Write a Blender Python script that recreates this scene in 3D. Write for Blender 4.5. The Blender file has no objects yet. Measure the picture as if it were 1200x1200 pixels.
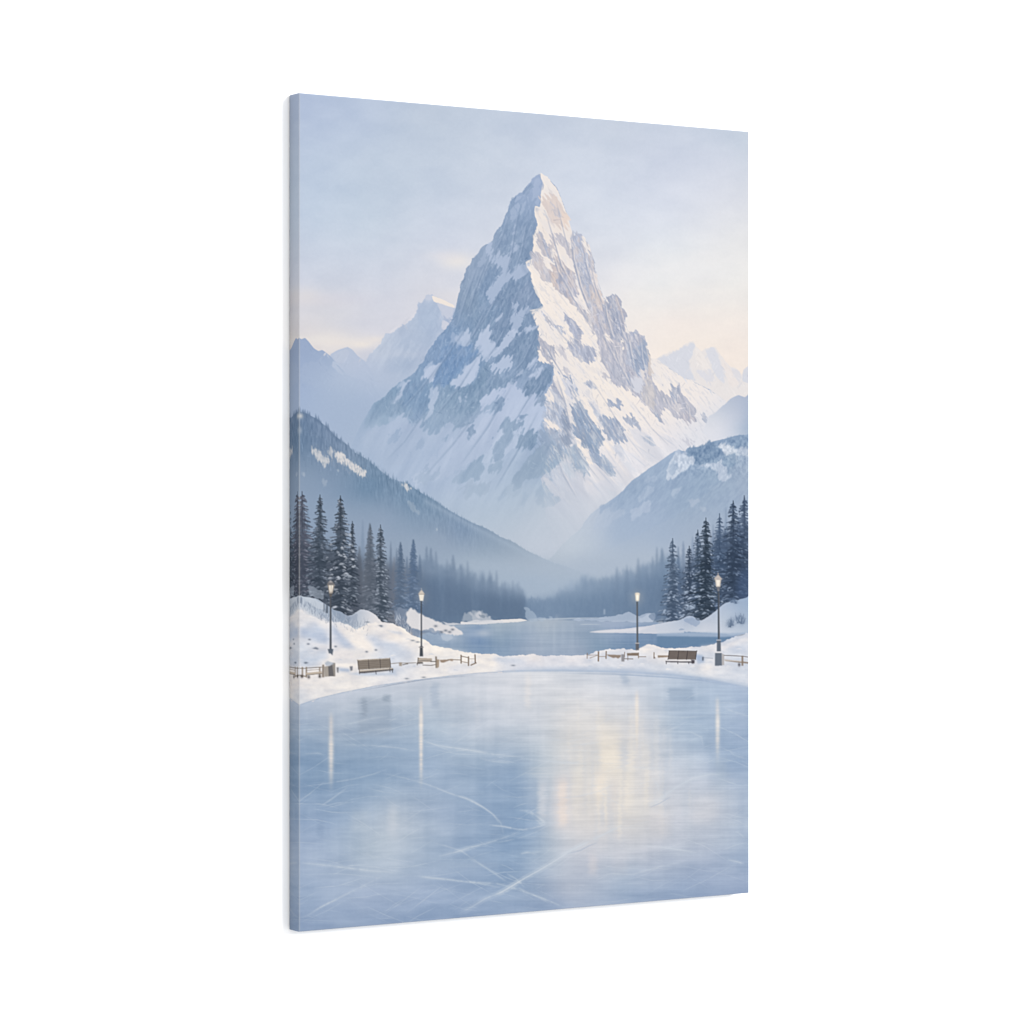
import math, random
import numpy as np

# ======================================================================
#  THE PRINT: a winter landscape, painted stroke by stroke in the drawing
#  coordinates of the print and laid on the canvas as ink colour.
# ======================================================================
X0, Y0, X1, Y1, S = 346, 102, 882, 1098, 2
W, H = (X1 - X0) * S, (Y1 - Y0) * S
_tab = np.random.RandomState(7).rand(16, 256, 256).astype(np.float32)


def vn(x, y, seed):
    t = _tab[seed % 16]
    x = x + 17.3 * seed
    y = y + 9.1 * seed
    xi = np.floor(x).astype(np.int32)
    yi = np.floor(y).astype(np.int32)
    fx = (x - xi).astype(np.float32)
    fy = (y - yi).astype(np.float32)
    fx = fx * fx * (3 - 2 * fx)
    fy = fy * fy * (3 - 2 * fy)
    a, b = xi & 255, (xi + 1) & 255
    c, d = yi & 255, (yi + 1) & 255
    return (t[c, a] * (1 - fx) + t[c, b] * fx) * (1 - fy) + (t[d, a] * (1 - fx) + t[d, b] * fx) * fy


def fbm(x, y, seed, octs=4):
    s, amp, tot = 0, 1.0, 0
    for k in range(octs):
        s = s + amp * vn(x * 2 ** k, y * 2 ** k, seed + 3 * k)
        tot += amp
        amp *= 0.55
    n = s / tot
    return np.clip((n - 0.5) * 1.9 + 0.5, 0, 1)


def shift(a, k, ax):
    if k == 0:
        return a
    b = np.roll(a, k, ax)
    if ax == 0:
        if k > 0:
            b[:k] = a[:1]
        else:
            b[k:] = a[-1:]
    else:
        if k > 0:
            b[:, :k] = a[:, :1]
        else:
            b[:, k:] = a[:, -1:]
    return b


def blur(a, sx, sy=None):
    sy = sx if sy is None else sy
    for s, ax in ((sx * S, 1), (sy * S, 0)):
        if s < 0.25:
            continue
        r = max(1, min(int(2.6 * s), a.shape[ax] - 1))
        ks = np.arange(-r, r + 1)
        w = np.exp(-ks * ks / (2 * s * s))
        w /= w.sum()
        o = np.zeros_like(a)
        for k, wk in zip(ks, w):
            o += np.float32(wk) * shift(a, int(k), ax)
        a = o
    return a


def sstep(x, a, b):
    t = np.clip((x - a) / (b - a), 0, 1)
    return t * t * (3 - 2 * t)


_ys, _xs = np.mgrid[0:H, 0:W].astype(np.float32)
XX = X0 + (_xs + 0.5) / S
YY = Y0 + (_ys + 0.5) / S
img = np.zeros((H, W, 3), np.float32)


def aniso(ang, la, lc, seed, octs=4):
    """noise stretched along a direction (degrees, 0 = right, 90 = down)"""
    dx, dy = math.cos(math.radians(ang)), math.sin(math.radians(ang))
    return fbm((XX * dx + YY * dy) / la, (XX * dy - YY * dx) / lc, seed, octs)


NZ = {
    'L': .5 * aniso(122, 11, 4.5, 1) + .5 * aniso(112, 4.5, 1.8, 14, 3),       # strokes falling to the left
    'R': .5 * aniso(56, 12, 4.2, 2) + .5 * aniso(62, 5, 1.7, 15, 3),        # strokes falling to the right
    'V': .5 * aniso(90, 14, 3.0, 3) + .5 * aniso(90, 4, 1.4, 10, 3),
    'N': fbm(XX / 7, YY / 7, 4),
    'C': fbm(XX / 60, YY / 34, 5),
    'H': aniso(0, 60, 1.8, 6, 3),
    'F': fbm(XX / 2.2, YY / 2.2, 8, 2),
}

WARP = {'L': aniso(122, 24, 1.7, 2, 4), 'R': aniso(56, 24, 1.6, 4, 4), 'V': aniso(90, 12, 1.4, 6, 3), 'N': fbm(XX / 3.2, YY / 3.2, 12, 3)}


def Z(x0, y0, s):
    """points measured on an enlarged detail of the drawing"""
    return lambda *p: [(x0 + p[i] / s, y0 + p[i + 1] / s) for i in range(0, len(p), 2)]


def box(x0, y0, x1, y1):
    a = max(0, int((x0 - X0) * S))
    b = min(W, int((x1 - X0) * S) + 2)
    c = max(0, int((y0 - Y0) * S))
    d = min(H, int((y1 - Y0) * S) + 2)
    return c, d, a, b


def raster(pts, c, d, a, b):
    """antialiased even-odd fill inside rows c..d, columns a..b"""
    w, h, SUB = b - a, d - c, 2
    acc = np.zeros((h, w + 1), np.float32)
    P = [((x - X0) * S - a, (y - Y0) * S - c) for x, y in pts]
    n = len(P)
    px = np.array([p[0] for p in P])
    py = np.array([p[1] for p in P])
    qx, qy = np.roll(px, -1), np.roll(py, -1)
    for r in range(h):
        for s in range(SUB):
            y = r + (s + 0.5) / SUB
            k = ((py <= y) & (qy > y)) | ((qy <= y) & (py > y))
            if not k.any():
                continue
            xs = np.sort(px[k] + (y - py[k]) * (qx[k] - px[k]) / (qy[k] - py[k]))
            for i in range(0, len(xs) - 1, 2):
                u, v = max(xs[i], 0), min(xs[i + 1], w)
                if v <= u:
                    continue
                iu, iv = int(u), int(v)
                row = acc[r]
                if iu == iv:
                    row[iu] += v - u
                else:
                    row[iu] += iu + 1 - u
                    row[iu + 1:iv] += 1
                    row[iv] += v - iv
    return np.clip(acc[:, :w] / SUB, 0, 1)


def lay(sl, m, col):
    c, d, a, b = sl
    t = img[c:d, a:b]
    if isinstance(col, np.ndarray) and col.ndim == 3:
        col = col[c:d, a:b]
    else:
        col = np.array(col, np.float32)
    t += (col - t) * m[..., None]


def poly(pts, col, al=1.0, e=0.7, br=0.0, nz='N', soft=0.12, tex=0.0, wp=0.0):
    """filled shape; e = edge breadth, br = how far noise breaks that edge, tex = texture inside"""
    xs = [p[0] for p in pts]
    ys = [p[1] for p in pts]
    g = 3 + 3 * e + wp
    sl = box(min(xs) - g, min(ys) - g, max(xs) + g, max(ys) + g)
    c, d, a, b = sl
    if d <= c or b <= a:
        return
    m = raster(pts, c, d, a, b)
    if wp:                                   # pull the edge out into strokes along the fall line
        dx, dy = {'L': (-.5, .86), 'R': (.56, .83), 'V': (0, 1), 'N': (.3, .95)}[nz]
        k = (WARP[nz][c:d, a:b] - .5) * 2 * wp * S
        k2 = (NZ['N'][c:d, a:b] - .5) * min(wp, 3.5) * S
        jj = np.clip((_xs[c:d, a:b] - a + k * dx + k2 * dy).astype(np.int32), 0, b - a - 1)
        ii = np.clip((_ys[c:d, a:b] - c + k * dy - k2 * dx).astype(np.int32), 0, d - c - 1)
        m = m[ii, jj]
    m = blur(m, e)
    if br:
        n = NZ[nz][c:d, a:b]
        m = sstep(m + (n - 0.5) * br * 4 * m * (1 - m) + (n - .5) * br * .35 * (m > .02), 0.5 - soft - .1, 0.5 + soft + .1)
    if tex:
        n = NZ[nz][c:d, a:b]
        m = m * np.clip(1 - tex + tex * 2 * n, 0, 1)
    lay(sl, m * al, col)


def line(pts, w, col, al=1.0, soft=0.35, taper=None, brk=0.0, nz='H'):
    xs = [p[0] for p in pts]
    ys = [p[1] for p in pts]
    g = w + 3 * soft + 1
    sl = box(min(xs) - g, min(ys) - g, max(xs) + g, max(ys) + g)
    c, d, a, b = sl
    if d <= c or b <= a:
        return
    x, y = XX[c:d, a:b], YY[c:d, a:b]
    best = np.zeros(x.shape, np.float32)
    n = len(pts) - 1
    for i in range(n):
        ax, ay = pts[i]
        bx, by = pts[i + 1]
        ll = (bx - ax) ** 2 + (by - ay) ** 2 + 1e-9
        t = np.clip(((x - ax) * (bx - ax) + (y - ay) * (by - ay)) / ll, 0, 1)
        dd = np.hypot(x - ax - t * (bx - ax), y - ay - t * (by - ay))
        u = (i + t) / n
        ww = w / 2
        k = 1.0
        if taper == 'bough':
            ww = ww * (1 - 0.45 * u)
        if taper == 'end':
            ww = ww * (1 - 0.85 * u)
        elif taper == 'fade':
            k = np.sin(np.clip(u, 0, 1) * 3.1415) ** 0.6
        elif taper == 'both':
            ww = ww * (0.25 + 0.75 * np.sin(np.clip(u, 0, 1) * 3.1415))
            k = np.sin(np.clip(u, 0, 1) * 3.1415) ** 0.5
        m = k * (1 - sstep(dd, ww - soft, ww + soft))
        best = np.maximum(best, m)
    if brk:
        best = best * np.clip(1 - brk + 2 * brk * NZ[nz][c:d, a:b], 0, 1)
    lay(sl, best * al, col)


def blob(x, y, rx, ry, col, al, tex=0.0, nz='C', p=2.0):
    sl = box(x - 3 * rx, y - 3 * ry, x + 3 * rx, y + 3 * ry)
    c, d, a, b = sl
    if d <= c or b <= a:
        return
    q = ((XX[c:d, a:b] - x) / rx) ** 2 + ((YY[c:d, a:b] - y) / ry) ** 2
    m = np.exp(-0.5 * q ** (p / 2))
    if tex:
        m = m * np.clip(1 - tex + 2 * tex * NZ[nz][c:d, a:b], 0, 1.4)
    lay(sl, np.clip(m * al, 0, 1), col)


def rbf(pts, k=8, sm=2.0):
    """smooth colour field through measured ink colours"""
    P = np.array([[p[0], p[1]] for p in pts], float)
    C = np.array([p[2:] for p in pts], float)
    D = np.hypot(P[:, None, 0] - P[None, :, 0], P[:, None, 1] - P[None, :, 1])
    A = np.zeros((len(P) + 1,) * 2)
    A[:-1, :-1] = -np.sqrt(D * D + 36) - np.eye(len(P)) * sm
    A[:-1, -1] = 1
    A[-1, :-1] = 1
    w = np.linalg.solve(A, np.vstack([C, np.zeros(3)]))
    gx = np.arange(X0, X1 + k, k)
    gy = np.arange(Y0, Y1 + k, k)
    GX, GY = np.meshgrid(gx, gy)
    G = np.tile(w[-1], GX.shape + (1,))
    for i in range(len(P)):
        G += -np.sqrt((GX - P[i, 0]) ** 2 + (GY - P[i, 1]) ** 2 + 36)[..., None] * w[i]
    G = G.astype(np.float32)
    fx, fy = (XX - X0) / k, (YY - Y0) / k
    ix, iy = fx.astype(int), fy.astype(int)
    fx, fy = (fx - ix)[..., None], (fy - iy)[..., None]
    return (G[iy, ix] * (1 - fx) + G[iy, ix + 1] * fx) * (1 - fy) + (G[iy + 1, ix] * (1 - fx) + G[iy + 1, ix + 1] * fx) * fy


def tint(sl_mask, d):
    img[...] += sl_mask[..., None] * np.array(d, np.float32)


# ---------------------------------------------------------------- sky
def sky():
    f = rbf([(355, 120, 174, 190, 218), (420, 140, 182, 197, 221), (500, 130, 187, 200, 219), (600, 145, 190, 202, 221),
             (720, 150, 194, 204, 221), (870, 160, 193, 204, 220), (355, 200, 183, 199, 222), (355, 250, 189, 204, 225),
             (355, 330, 203, 209, 224), (358, 385, 216, 213, 217), (430, 200, 186, 201, 221), (430, 260, 192, 206, 224),
             (430, 320, 203, 210, 225), (440, 360, 207, 210, 222), (520, 220, 194, 206, 224), (520, 280, 202, 210, 226),
             (500, 330, 210, 213, 224), (580, 190, 195, 206, 223), (640, 185, 198, 208, 225), (700, 210, 202, 211, 227),
             (700, 260, 209, 216, 229), (720, 310, 221, 223, 230), (780, 190, 201, 209, 226), (780, 250, 211, 217, 230),
             (780, 300, 224, 227, 232), (770, 340, 232, 231, 231), (790, 380, 238, 230, 225), (850, 190, 203, 210, 225),
             (860, 240, 215, 218, 227), (865, 280, 227, 227, 229), (860, 330, 233, 231, 229), (865, 370, 236, 229, 224),
             (800, 400, 238, 229, 222), (860, 410, 236, 226, 219), (740, 360, 234, 230, 228), (430, 410, 214, 213, 221),
             (390, 400, 222, 218, 219)])
    n = NZ['C']
    img[...] = f + ((n - .5) * 6 + (fbm(XX / 26, YY / 15, 11, 4) - .5) * 5)[..., None] * np.array((1, .85, .6), np.float32)
    blob(536, 306, 15, 7, (230, 226, 224), .8, .2)
    blob(520, 300, 14, 4, (222, 219, 224), .5)
    blob(528, 348, 22, 6, (222, 218, 220), .45)
    blob(372, 352, 34, 6, (219, 214, 218), .55)
    blob(385, 398, 40, 5, (229, 224, 221), .75, .3)
    blob(358, 346, 12, 7, (224, 219, 218), .5)
    blob(424, 404, 11, 3.4, (236, 228, 220), .8)
    blob(440, 398, 9, 3, (232, 224, 218), .6)
    blob(400, 402, 16, 3, (232, 224, 219), .5)
    blob(420, 378, 26, 5, (205, 208, 220), .5)
    blob(415, 350, 30, 5, (206, 208, 221), .45)
    blob(800, 320, 40, 8, (232, 231, 232), .5, .5)
    blob(760, 300, 18, 5, (230, 230, 232), .4, .5)
    blob(840, 305, 26, 6, (233, 231, 231), .4, .5)
    blob(800, 352, 40, 5, (226, 225, 227), .35, .5)
    blob(785, 312, 14, 7, (238, 236, 236), .6, .5)
    blob(815, 318, 22, 8, (236, 235, 236), .6, .6)
    blob(735, 322, 14, 9, (232, 231, 234), .5, .5)
    blob(850, 300, 20, 12, (234, 232, 232), .4, .6)
    blob(770, 345, 30, 6, (240, 236, 233), .4, .5)
    blob(820, 383, 40, 7, (239, 230, 224), .5)


# ---------------------------------------------------------------- far peaks
def far_peaks():
    z = Z(335, 320, 6)
    poly([(400, 440), (560, 420), (580, 640), (346, 640), (346, 470)], (172, 188, 213), 1, 6)
    # left pale peak with the sunlit crest
    g = rbf([(500, 350, 180, 193, 216), (505, 370, 172, 189, 214), (480, 385, 178, 192, 215), (520, 375, 178, 192, 216),
             (470, 400, 178, 192, 215), (440, 410, 188, 199, 218), (470, 430, 172, 187, 211), (500, 410, 172, 187, 212),
             (440, 440, 182, 194, 217), (480, 450, 176, 190, 214), (450, 470, 172, 187, 212), (420, 470, 166, 183, 211)])
    poly(z(985, 152, 1005, 150, 1030, 155, 1100, 195, 1180, 235, 1230, 260, 1230, 420, 1100, 480, 950, 650, 700, 820, 400, 800,
           480, 700, 560, 620, 600, 560, 650, 510, 690, 440, 760, 405, 830, 360, 880, 320, 920, 270, 935, 210, 965, 190), g, 1, .7, .5, 'N', .2, wp=1.6)
    fp = raster(z(985, 152, 1030, 155, 1230, 260, 1230, 420, 700, 800, 480, 700, 600, 560, 690, 440, 920, 270), 0, H, 0, W)
    tint(fp * (aniso(120, 16, 4, 9, 4) - .5), (15, 13, 10))
    poly(z(1025, 158, 1090, 180, 1180, 225, 1185, 245, 1110, 225, 1040, 200), (238, 228, 219), .95, .6, .3)
    poly(z(1060, 205, 1180, 245, 1170, 300, 1120, 330, 1090, 280), (196, 202, 219), .8, .9, .3, 'R')
    poly(z(1100, 330, 1150, 350, 1120, 400, 1095, 395), (208, 210, 222), .8, .7, .4, 'R')
    poly(z(1105, 290, 1130, 320, 1165, 350, 1150, 355, 1115, 325), (158, 175, 205), .55, .5, .4, 'R')
    poly(z(945, 215, 990, 195, 1050, 205, 1080, 280, 1100, 400, 1030, 480, 960, 400, 920, 290), (168, 185, 212), .45, 1.2, .6, 'R', .35, wp=4)
    poly(z(985, 155, 1020, 155, 1030, 190, 980, 190), (196, 203, 220), .7, .7)
    poly(z(810, 400, 880, 330, 950, 330, 1050, 480, 1000, 520, 900, 480, 800, 500), (166, 183, 209), .35, 3, .5)
    poly(z(740, 590, 850, 580, 900, 640, 820, 700, 720, 680), (160, 178, 206), .4, 3, .5)
    blob(470, 415, 22, 4, (190, 200, 219), .5)
    blob(445, 445, 26, 5, (188, 198, 218), .55)
    # middle pale peak
    poly(z(310, 575, 370, 540, 435, 518, 470, 540, 500, 580, 560, 620, 620, 720, 640, 840, 380, 800), (176, 190, 215), .9, 1, .3)
    poly(z(330, 575, 430, 525, 450, 560, 400, 640, 350, 620), (188, 198, 218), .6, 1.6, .4)
    # left blue peak
    g = rbf([(352, 400, 150, 169, 202), (375, 420, 155, 174, 205), (400, 440, 164, 182, 210), (352, 440, 156, 175, 207),
             (352, 470, 160, 179, 211), (380, 490, 163, 181, 211), (420, 470, 160, 179, 208), (440, 460, 166, 183, 210), (440, 490, 160, 179, 208)])
    poly(z(60, 455, 92, 452, 110, 465, 135, 455, 160, 480, 195, 525, 230, 548, 255, 540, 280, 555, 310, 580, 370, 650, 430, 715, 560, 760,
           650, 820, 760, 1100, 760, 1300, 60, 1300), g, 1, .7, .3)
    poly(z(330, 620, 370, 640, 420, 690, 400, 720, 360, 690, 320, 650), (186, 198, 219), .75, 1, .6, 'R')
    poly(z(350, 640, 372, 650, 420, 700, 400, 702), (148, 168, 199), .55, .5, .5, 'R')
    poly(z(120, 640, 250, 620, 420, 760, 300, 820, 100, 760), (168, 184, 211), .35, 4, .4)
    blob(432, 452, 26, 16, (178, 192, 216), .75, .2)
    blob(420, 478, 40, 18, (164, 182, 211), .6, .3)
    blob(395, 455, 18, 12, (168, 185, 212), .4, .3)
    blob(405, 440, 12, 9, (176, 191, 216), .55)
    blob(425, 430, 16, 9, (182, 194, 217), .5)
    blob(470, 440, 22, 12, (172, 188, 213), .4, .4)
    # right far peaks
    z = Z(690, 340, 6)
    poly(z(440, 480, 470, 490, 520, 455, 560, 440, 640, 412, 690, 375, 735, 360, 752, 395, 800, 435, 820, 412, 885, 393, 925, 450, 960, 500,
           1000, 540, 1050, 560, 1085, 600, 1110, 540, 1140, 520, 1140, 900, 700, 900, 440, 700), (227, 223, 223), .9, .8, .5, 'N', .25, wp=1.5)
    poly(z(475, 480, 560, 445, 640, 415, 700, 375, 738, 362, 742, 400, 715, 470, 705, 520, 720, 590, 750, 630, 700, 640, 620, 590), (208, 212, 224), .8, 1.0, .5, 'R', .3, wp=2.5)
    poly(z(820, 415, 880, 397, 905, 440, 930, 520, 955, 600, 960, 660, 905, 620, 865, 540), (211, 214, 225), .75, 1.0, .5, 'R', .3, wp=2.5)
    poly(z(745, 380, 800, 440, 860, 560, 800, 560, 750, 470), (234, 228, 225), .8, 1.4, .5, 'R')
    poly(z(740, 560, 860, 560, 900, 640, 820, 640), (212, 214, 225), .6, 1.6, .5, 'R')
    poly(z(1000, 545, 1060, 570, 1085, 620, 1050, 640, 1010, 590), (214, 214, 222), .6, 1, .5, 'R')
    poly(z(930, 470, 1000, 560, 1060, 660, 1000, 700, 950, 560), (232, 224, 221), .7, 1.2, .5, 'R')
    poly(z(1085, 560, 1140, 520, 1140, 660, 1080, 640), (206, 210, 222), .8, 1, .3)

    r = random.Random(19)
    for i in range(700):
        if r.random() < .62:
            x, y = r.uniform(350, 532), r.uniform(352, 470)
            top = np.interp(x, [350, 372, 408, 432, 450, 480, 498, 505, 532], [398, 408, 409, 416, 402, 372, 350, 348, 360])
            a = math.radians(r.choice((58, 122)) + r.gauss(0, 10))
            k = 9
        else:
            x, y = r.uniform(770, 880), r.uniform(402, 462)
            top = np.interp(x, [768, 811, 824, 838, 858, 875, 880], [421, 402, 412, 408, 430, 432, 428])
            a = math.radians(r.choice((55, 50, 118)) + r.gauss(0, 10))
            k = 11
        if y < top + 3:
            continue
        c = img[int((y - Y0) * S), int((x - X0) * S)]
        d = r.uniform(-1, 1) * k * max(0, 1 - (y - top) / 70)
        ln = r.uniform(3, 12)
        line([(x, y), (x + math.cos(a) * ln, y + math.sin(a) * ln)], r.uniform(.8, 1.8), c + np.array((d, d * .95, d * .8)), .7, .5, 'both')


# ---------------------------------------------------------------- great peak
RK1, RK2, RK3 = (120, 145, 178), (131, 155, 187), (144, 166, 196)
SN = (184, 198, 223)
LIT = (240, 231, 224)


def peak():
    z4, z5, z6, z7, z8 = Z(500, 190, 6), Z(600, 190, 6), Z(400, 340, 6), Z(540, 340, 6), Z(690, 340, 6)
    sil = [(631, 203), (625, 208), (621, 213), (618, 216), (615, 222), (612, 225), (604, 229), (599, 234), (596, 240), (594, 249), (590, 256), (589, 262), (585, 266),
           (580, 273), (577, 281), (574, 286), (568, 286), (563, 290), (560, 296), (553, 303), (551, 309), (546, 315), (543, 325), (540, 333), (538, 342),
           (536, 352), (534, 362), (530, 373), (523, 384), (517, 390), (508, 402), (500, 413), (497, 422), (491, 428), (485, 437), (478, 442), (467, 448),
           (457, 457), (450, 465), (438, 473), (431, 484), (423, 498), (415, 515), (405, 540), (420, 570), (520, 640), (640, 680), (720, 640), (800, 600), (850, 560),
           (870, 500), (850, 470), (832, 456), (813, 447), (797, 440), (783, 430), (768, 421), (763, 420), (760, 412), (757, 403), (755, 396), (752, 397), (750, 391),
           (747, 392), (744, 388), (740, 392), (736, 390), (734, 382), (730, 366), (727, 355), (723, 347), (718, 345), (713, 347), (708, 352), (706, 345), (702, 333),
           (698, 320), (696, 306), (693, 296), (691, 288), (685, 281), (682, 275), (680, 277), (676, 273), (674, 276), (671, 274), (669, 270), (667, 262), (665, 252), (660, 238),
           (656, 228), (652, 219), (646, 212), (640, 206), (635, 204)]
    shade = rbf([(622, 220, 152, 171, 203), (610, 240, 142, 164, 196), (580, 290, 142, 163, 192), (600, 280, 133, 156, 187), (555, 320, 140, 161, 190),
                 (550, 355, 133, 156, 185), (570, 350, 126, 152, 185), (610, 300, 134, 157, 188), (530, 390, 126, 154, 190), (560, 400, 128, 154, 186),
                 (610, 400, 122, 147, 179), (510, 420, 130, 157, 193), (530, 430, 124, 154, 192), (490, 450, 133, 160, 192), (450, 475, 140, 166, 195),
                 (480, 480, 138, 164, 194), (540, 470, 128, 155, 184), (430, 510, 156, 177, 208), (470, 520, 164, 182, 213), (520, 520, 166, 184, 214),
                 (560, 510, 168, 185, 215), (600, 490, 168, 186, 216), (480, 560, 164, 182, 212), (540, 570, 168, 185, 214), (600, 540, 160, 179, 208),
                 (600, 590, 171, 188, 211), (560, 620, 178, 193, 214), (620, 630, 188, 198, 216), (500, 590, 164, 182, 212), (640, 560, 158, 177, 205), (640, 590, 178, 192, 213)])
    shade = shade + np.array((1, 1, 1), np.float32) * (1 - sstep(YY, 560, 620))[..., None]
    poly(sil, shade, 1, .5, .35, 'N', wp=.7)
    lit = rbf([(640, 215, 238, 230, 224), (650, 260, 234, 225, 219), (640, 330, 240, 231, 224), (690, 330, 226, 222, 224), (670, 400, 240, 231, 224),
               (740, 440, 238, 230, 224), (780, 480, 238, 230, 225), (700, 470, 238, 230, 224), (760, 440, 236, 229, 225), (820, 470, 234, 228, 226),
               (650, 540, 186, 194, 213), (660, 590, 196, 201, 218), (700, 530, 226, 222, 224), (740, 560, 222, 221, 227), (700, 580, 208, 210, 221),
               (660, 630, 194, 202, 217), (720, 600, 200, 206, 220), (640, 500, 200, 205, 220), (790, 520, 224, 223, 229), (830, 500, 220, 221, 228)])
    ridge = [(633, 203), (634, 209), (636, 216), (634, 225), (634, 235), (632, 243), (627, 242), (626, 248), (627, 254), (630, 262), (629, 270), (625, 276), (625, 284), (624, 296),
             (622, 304), (616, 308), (617, 313), (622, 320), (625, 332), (630, 341), (633, 350), (636, 358), (630, 362), (621, 364), (625, 372), (629, 382), (632, 394), (631, 404),
             (629, 413), (633, 422), (642, 425), (648, 430), (649, 440), (646, 452), (640, 458), (638, 470), (640, 486), (638, 500), (646, 520), (634, 560), (640, 600), (650, 650)]
    poly(ridge + [(720, 640), (800, 600), (850, 560), (872, 500), (850, 470), (832, 456), (813, 447), (797, 440), (783, 430), (768, 421), (763, 420), (757, 403), (750, 391),
                  (736, 390), (727, 355), (718, 345), (708, 352), (698, 320), (691, 288), (680, 277), (671, 274), (665, 252), (656, 228), (646, 212), (640, 206)],
         lit, 1, .6, .5, 'N', wp=1.6)
    L = dict(e=.5, br=.7, nz='L', soft=.25, wp=6)
    R = dict(e=.45, br=.7, nz='R', soft=.25, wp=6)
    for q, h in (((671.5, 274), 4), ((676, 275), 4.5), ((681, 278), 4), ((744, 392), 5), ((749, 394), 3.5), ((755, 400), 7), ((717, 348), 3), ((688, 286), 3), ((796, 452), 4)):
        poly([(q[0] - 2.2, q[1] + 6), (q[0] - .3, q[1] - h), (q[0] + .6, q[1] - h + .6), (q[0] + 2.4, q[1] + 7)], (182, 187, 203), .9, .35)
    # ---- shaded face: upper snows
    for p, al in ((z4(600, 310, 640, 290, 645, 340, 620, 410, 600, 420, 585, 390), .55), (z4(660, 300, 700, 290, 690, 340, 660, 370), .5),
                  (z4(735, 190, 770, 120, 795, 100, 803, 200, 795, 280, 765, 300, 745, 250), .45), (z4(605, 440, 622, 440, 616, 560, 640, 590, 600, 670, 590, 640, 605, 560), .6),
                  (z4(668, 520, 690, 470, 710, 410, 702, 470, 680, 530), .6), (z4(620, 250, 680, 225, 700, 240, 640, 280), .45),
                  (z4(410, 600, 450, 590, 470, 640, 520, 660, 560, 640, 590, 660, 580, 720, 590, 760, 700, 700, 725, 760, 690, 800, 640, 830, 590, 820, 540, 860,
                      500, 930, 460, 990, 430, 970, 410, 930, 440, 890, 470, 830, 540, 780, 520, 740, 480, 720, 440, 660, 410, 650), .9),
                  (z4(365, 690, 410, 620, 430, 680, 390, 720, 350, 740), .4), (z4(580, 980, 640, 950, 630, 1010, 700, 1040, 720, 1030, 735, 1060, 690, 1100, 660, 1150, 640, 1200,
                                                                              600, 1200, 590, 1120, 570, 1090, 620, 1060), .9),
                  (z4(470, 1110, 520, 1060, 520, 1090, 490, 1150, 475, 1150), .7), (z4(390, 1190, 430, 1150, 445, 1200), .6), (z4(450, 985, 530, 985, 480, 1010), .6),
                  (z4(600, 560, 650, 575, 655, 600, 620, 640, 605, 640), .55), (z4(300, 800, 350, 740, 370, 800, 320, 860), .2), (z4(640, 890, 700, 865, 690, 890, 650, 920), .6),
                  (z4(700, 1160, 770, 1140, 780, 1200, 690, 1200), .7), (z4(565, 1075, 590, 1080, 600, 1130, 580, 1110), .6)):
        poly(p, (173, 189, 216), al * .9, **L)
    for p, c, al in ((z4(490, 950, 540, 880, 600, 830, 650, 840, 640, 900, 660, 960, 600, 970, 540, 990, 470, 980), RK1, .85),
                     (z4(650, 900, 740, 820, 780, 900, 802, 990, 720, 1015, 660, 1025, 630, 965), (131, 153, 185), .9),
                     (z4(585, 730, 640, 690, 700, 640, 690, 690, 640, 735, 600, 770), RK2, .6), (z4(560, 440, 600, 470, 600, 600, 580, 640, 520, 640, 470, 590, 500, 510), RK2, .5),
                     (z4(640, 430, 740, 390, 775, 470, 740, 600, 710, 690, 650, 700, 640, 600, 690, 530), (126, 150, 182), .55),
                     (z4(410, 760, 470, 740, 520, 790, 440, 880, 400, 960, 380, 1000, 370, 900), (124, 150, 184), .6),
                     (z4(700, 150, 740, 140, 760, 160, 730, 200, 700, 250, 690, 210), RK2, .5), (z4(600, 240, 640, 240, 600, 310, 575, 380, 560, 370), RK2, .5),
                     (z4(680, 1080, 740, 1060, 765, 1130, 700, 1150, 680, 1170), RK1, .8)):
        poly(p, c, al, **L)
    # ---- shaded face, middle: rock and snow
    for p, c, al in ((z7(240, 40, 330, 0, 420, 0, 390, 80, 340, 90, 370, 140, 350, 200, 360, 260, 300, 330, 260, 410, 220, 380, 210, 280, 260, 200, 290, 130, 230, 110), RK1, .8),
                     (z7(440, 220, 490, 150, 530, 230, 450, 260), RK2, .9),
                     (z7(390, 330, 450, 280, 540, 270, 552, 420, 530, 470, 480, 510, 440, 560, 400, 640, 380, 640, 380, 500, 300, 440, 330, 400, 380, 370), (124, 149, 181), .9),
                     (z7(150, 520, 190, 520, 180, 560, 280, 590, 250, 620, 350, 610, 380, 640, 380, 700, 300, 690, 240, 720, 130, 760, 110, 840, 60, 870, 0, 860, 0, 780, 80, 690, 120, 600), (130, 155, 186), .85),
                     (z7(500, 610, 560, 560, 640, 530, 652, 600, 600, 700, 560, 730, 500, 740, 430, 710, 440, 660, 480, 640), (121, 146, 178), .95),
                     (z7(250, 740, 310, 700, 320, 780, 270, 840, 230, 830), RK2, .7), (z7(420, 870, 480, 860, 460, 900, 420, 900), RK2, .6)):
        poly(p, c, al, **L)
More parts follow.
